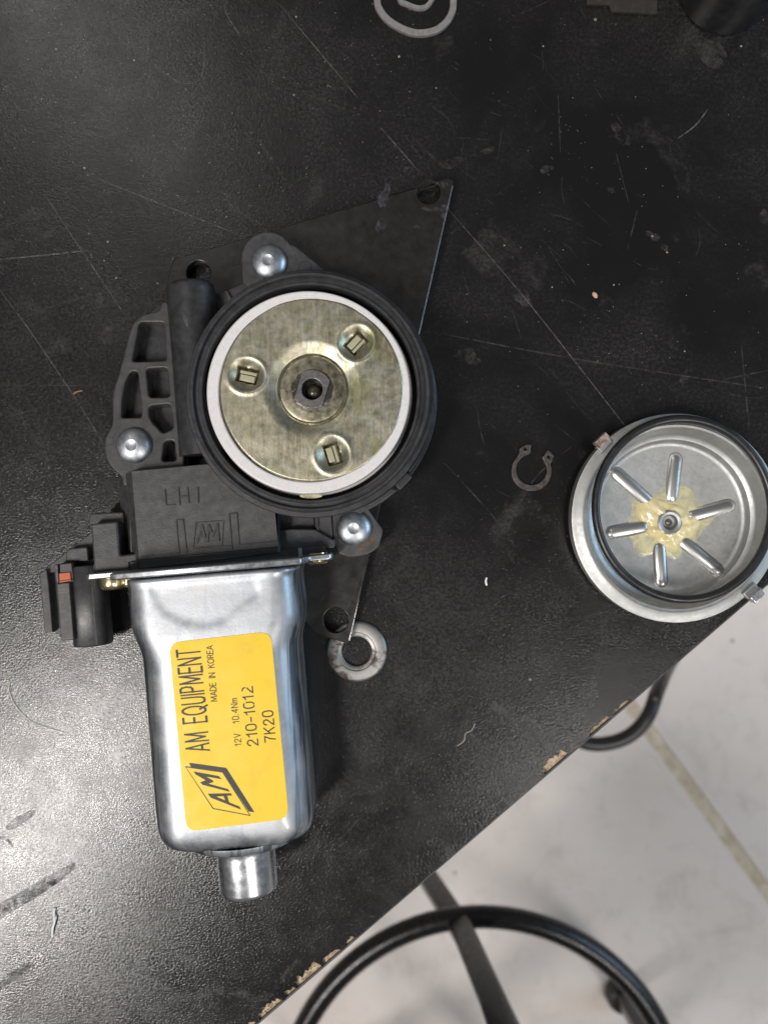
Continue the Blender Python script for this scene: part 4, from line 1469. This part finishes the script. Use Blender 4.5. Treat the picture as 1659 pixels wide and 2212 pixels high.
def ribbon(path, w, z0, z1, closed):
    L = len(path)
    rings = []
    for i, p in enumerate(path):
        t_ = (path[(i + 1) % L] - path[i - 1]) if closed else (path[min(i + 1, L - 1)] - path[max(i - 1, 0)])
        t_ = t_.to_2d().normalized()
        s = Vector((-t_.y, t_.x, 0)) * w / 2
        q = Vector((p.x, p.y, 0))
        rings.append([q - s + Vector((0, 0, z0)), q - s + Vector((0, 0, z1 - 0.3)), q - s * 0.75 + Vector((0, 0, z1)), q + s * 0.75 + Vector((0, 0, z1)), q + s + Vector((0, 0, z1 - 0.3)), q + s + Vector((0, 0, z0))])
    if closed:
        rings.append(rings[0])
    return loft(rings, not closed, not closed, 40)


put('ring', ribbon(ringp, 2.15, 0.05, 1.5, True), 'gasket', gk)
ton = smooth_path([W(u, v, 0.8) for u, v in ((862, -30), (864, 0), (878, 8), (895, 15), (908, 17), (920, 14), (930, 3), (938, -18), (925, -60), (880, -70), (862, -30))], 5)
put('tongue', ribbon(ton, 1.5, 0.05, 1.2, False), 'gasket', gk)

cy = W(1563, -18)
sk_ = thing('black_socket', (cy.x, cy.y, 0), 'glossy black cylinder standing in the upper right corner of the bench', 'cylinder')
put('barrel', lathe([(0, 0.1), (13.6, 0.1), (14.4, 0.8), (14.5, 2.0), (14.5, 38), (13.9, 39.2), (8.0, 39.4), (7.6, 38), (7.6, 20), (0, 20)], (cy.x, cy.y, 0), 64), 'rubber', sk_)
put('grip_band', lathe([(14.45, 12), (14.9, 12.4), (14.9, 20), (14.45, 20.4)], (cy.x, cy.y, 0), 64), 'rubber', sk_)

cd = put('card_scrap', prism([pts(lambda x, y: (x, y), 1.2, (1268, 8), (1316, 10), (1320, 24), (1419, 29), (1421, -60), (1262, -60))], 0.05, 1.2, 0.15), 'card')
tag(cd, 'flat brown scrap at the top edge, left of the black cylinder', 'scrap')


def fibre(name, q, rad, material, label, cat):
    o = put(name, tube(smooth_path([W(u, v, rad + h) for u, v, h in q], 6), rad, 6), material)
    tag(o, label, cat)


fibre('white_thread', ((114, 2022, 0), (115, 2006, 0.5), (119, 1990, 0.8), (117, 1975, 0.5), (120, 1962, 0.1)), 0.28, 'lint', 'short thick white thread on the bench at the lower left', 'thread')
fibre('curved_hair', ((19, 1472, 0), (22, 1496, 0.2), (34, 1524, 0.3), (65, 1556, 0.2), (105, 1572, 0.2), (145, 1583, 0)), 0.085, 'hair', 'long curved fair hair on the bench, left of the motor can', 'hair')
fibre('wavy_hair', ((1026, 1563, 0), (1018, 1578, 0.2), (1005, 1585, 0.1), (1002, 1600, 0.2), (988, 1611, 0)), 0.07, 'hair', 'short wavy hair on the bench, right of the motor can', 'hair')
fibre('rust_fibre', ((160, 851, 0), (168, 846, 0.2), (179, 844, 0)), 0.18, 'rust_fibre', 'tiny orange fibre on the bench, left of the gearbox', 'fibre')
fibre('white_lint', ((1051, 1248, 0), (1049, 1256, 0.3), (1051, 1264, 0)), 0.32, 'lint', 'tiny white lint on the bench below the snap ring', 'lint')


def pebble(name, u, v, r, material, label):
    p = W(u, v)
    o = put(name, lathe([(0, r * 1.1), (r * 0.6, r * 0.9), (r, r * 0.4), (r * 0.8, 0.02), (0, 0.02)], (0, 0, 0), 9, Matrix.Translation(p) @ Matrix.Rotation(0.6, 4, 'Z') @ Matrix.Diagonal((0.8, 1.25, 1, 1))), material)
    tag(o, label, 'crumb')


pebble('tan_crumb', 1284, 638, 0.95, 'tan', 'tan crumb on the bare bench, right of the motor plate')
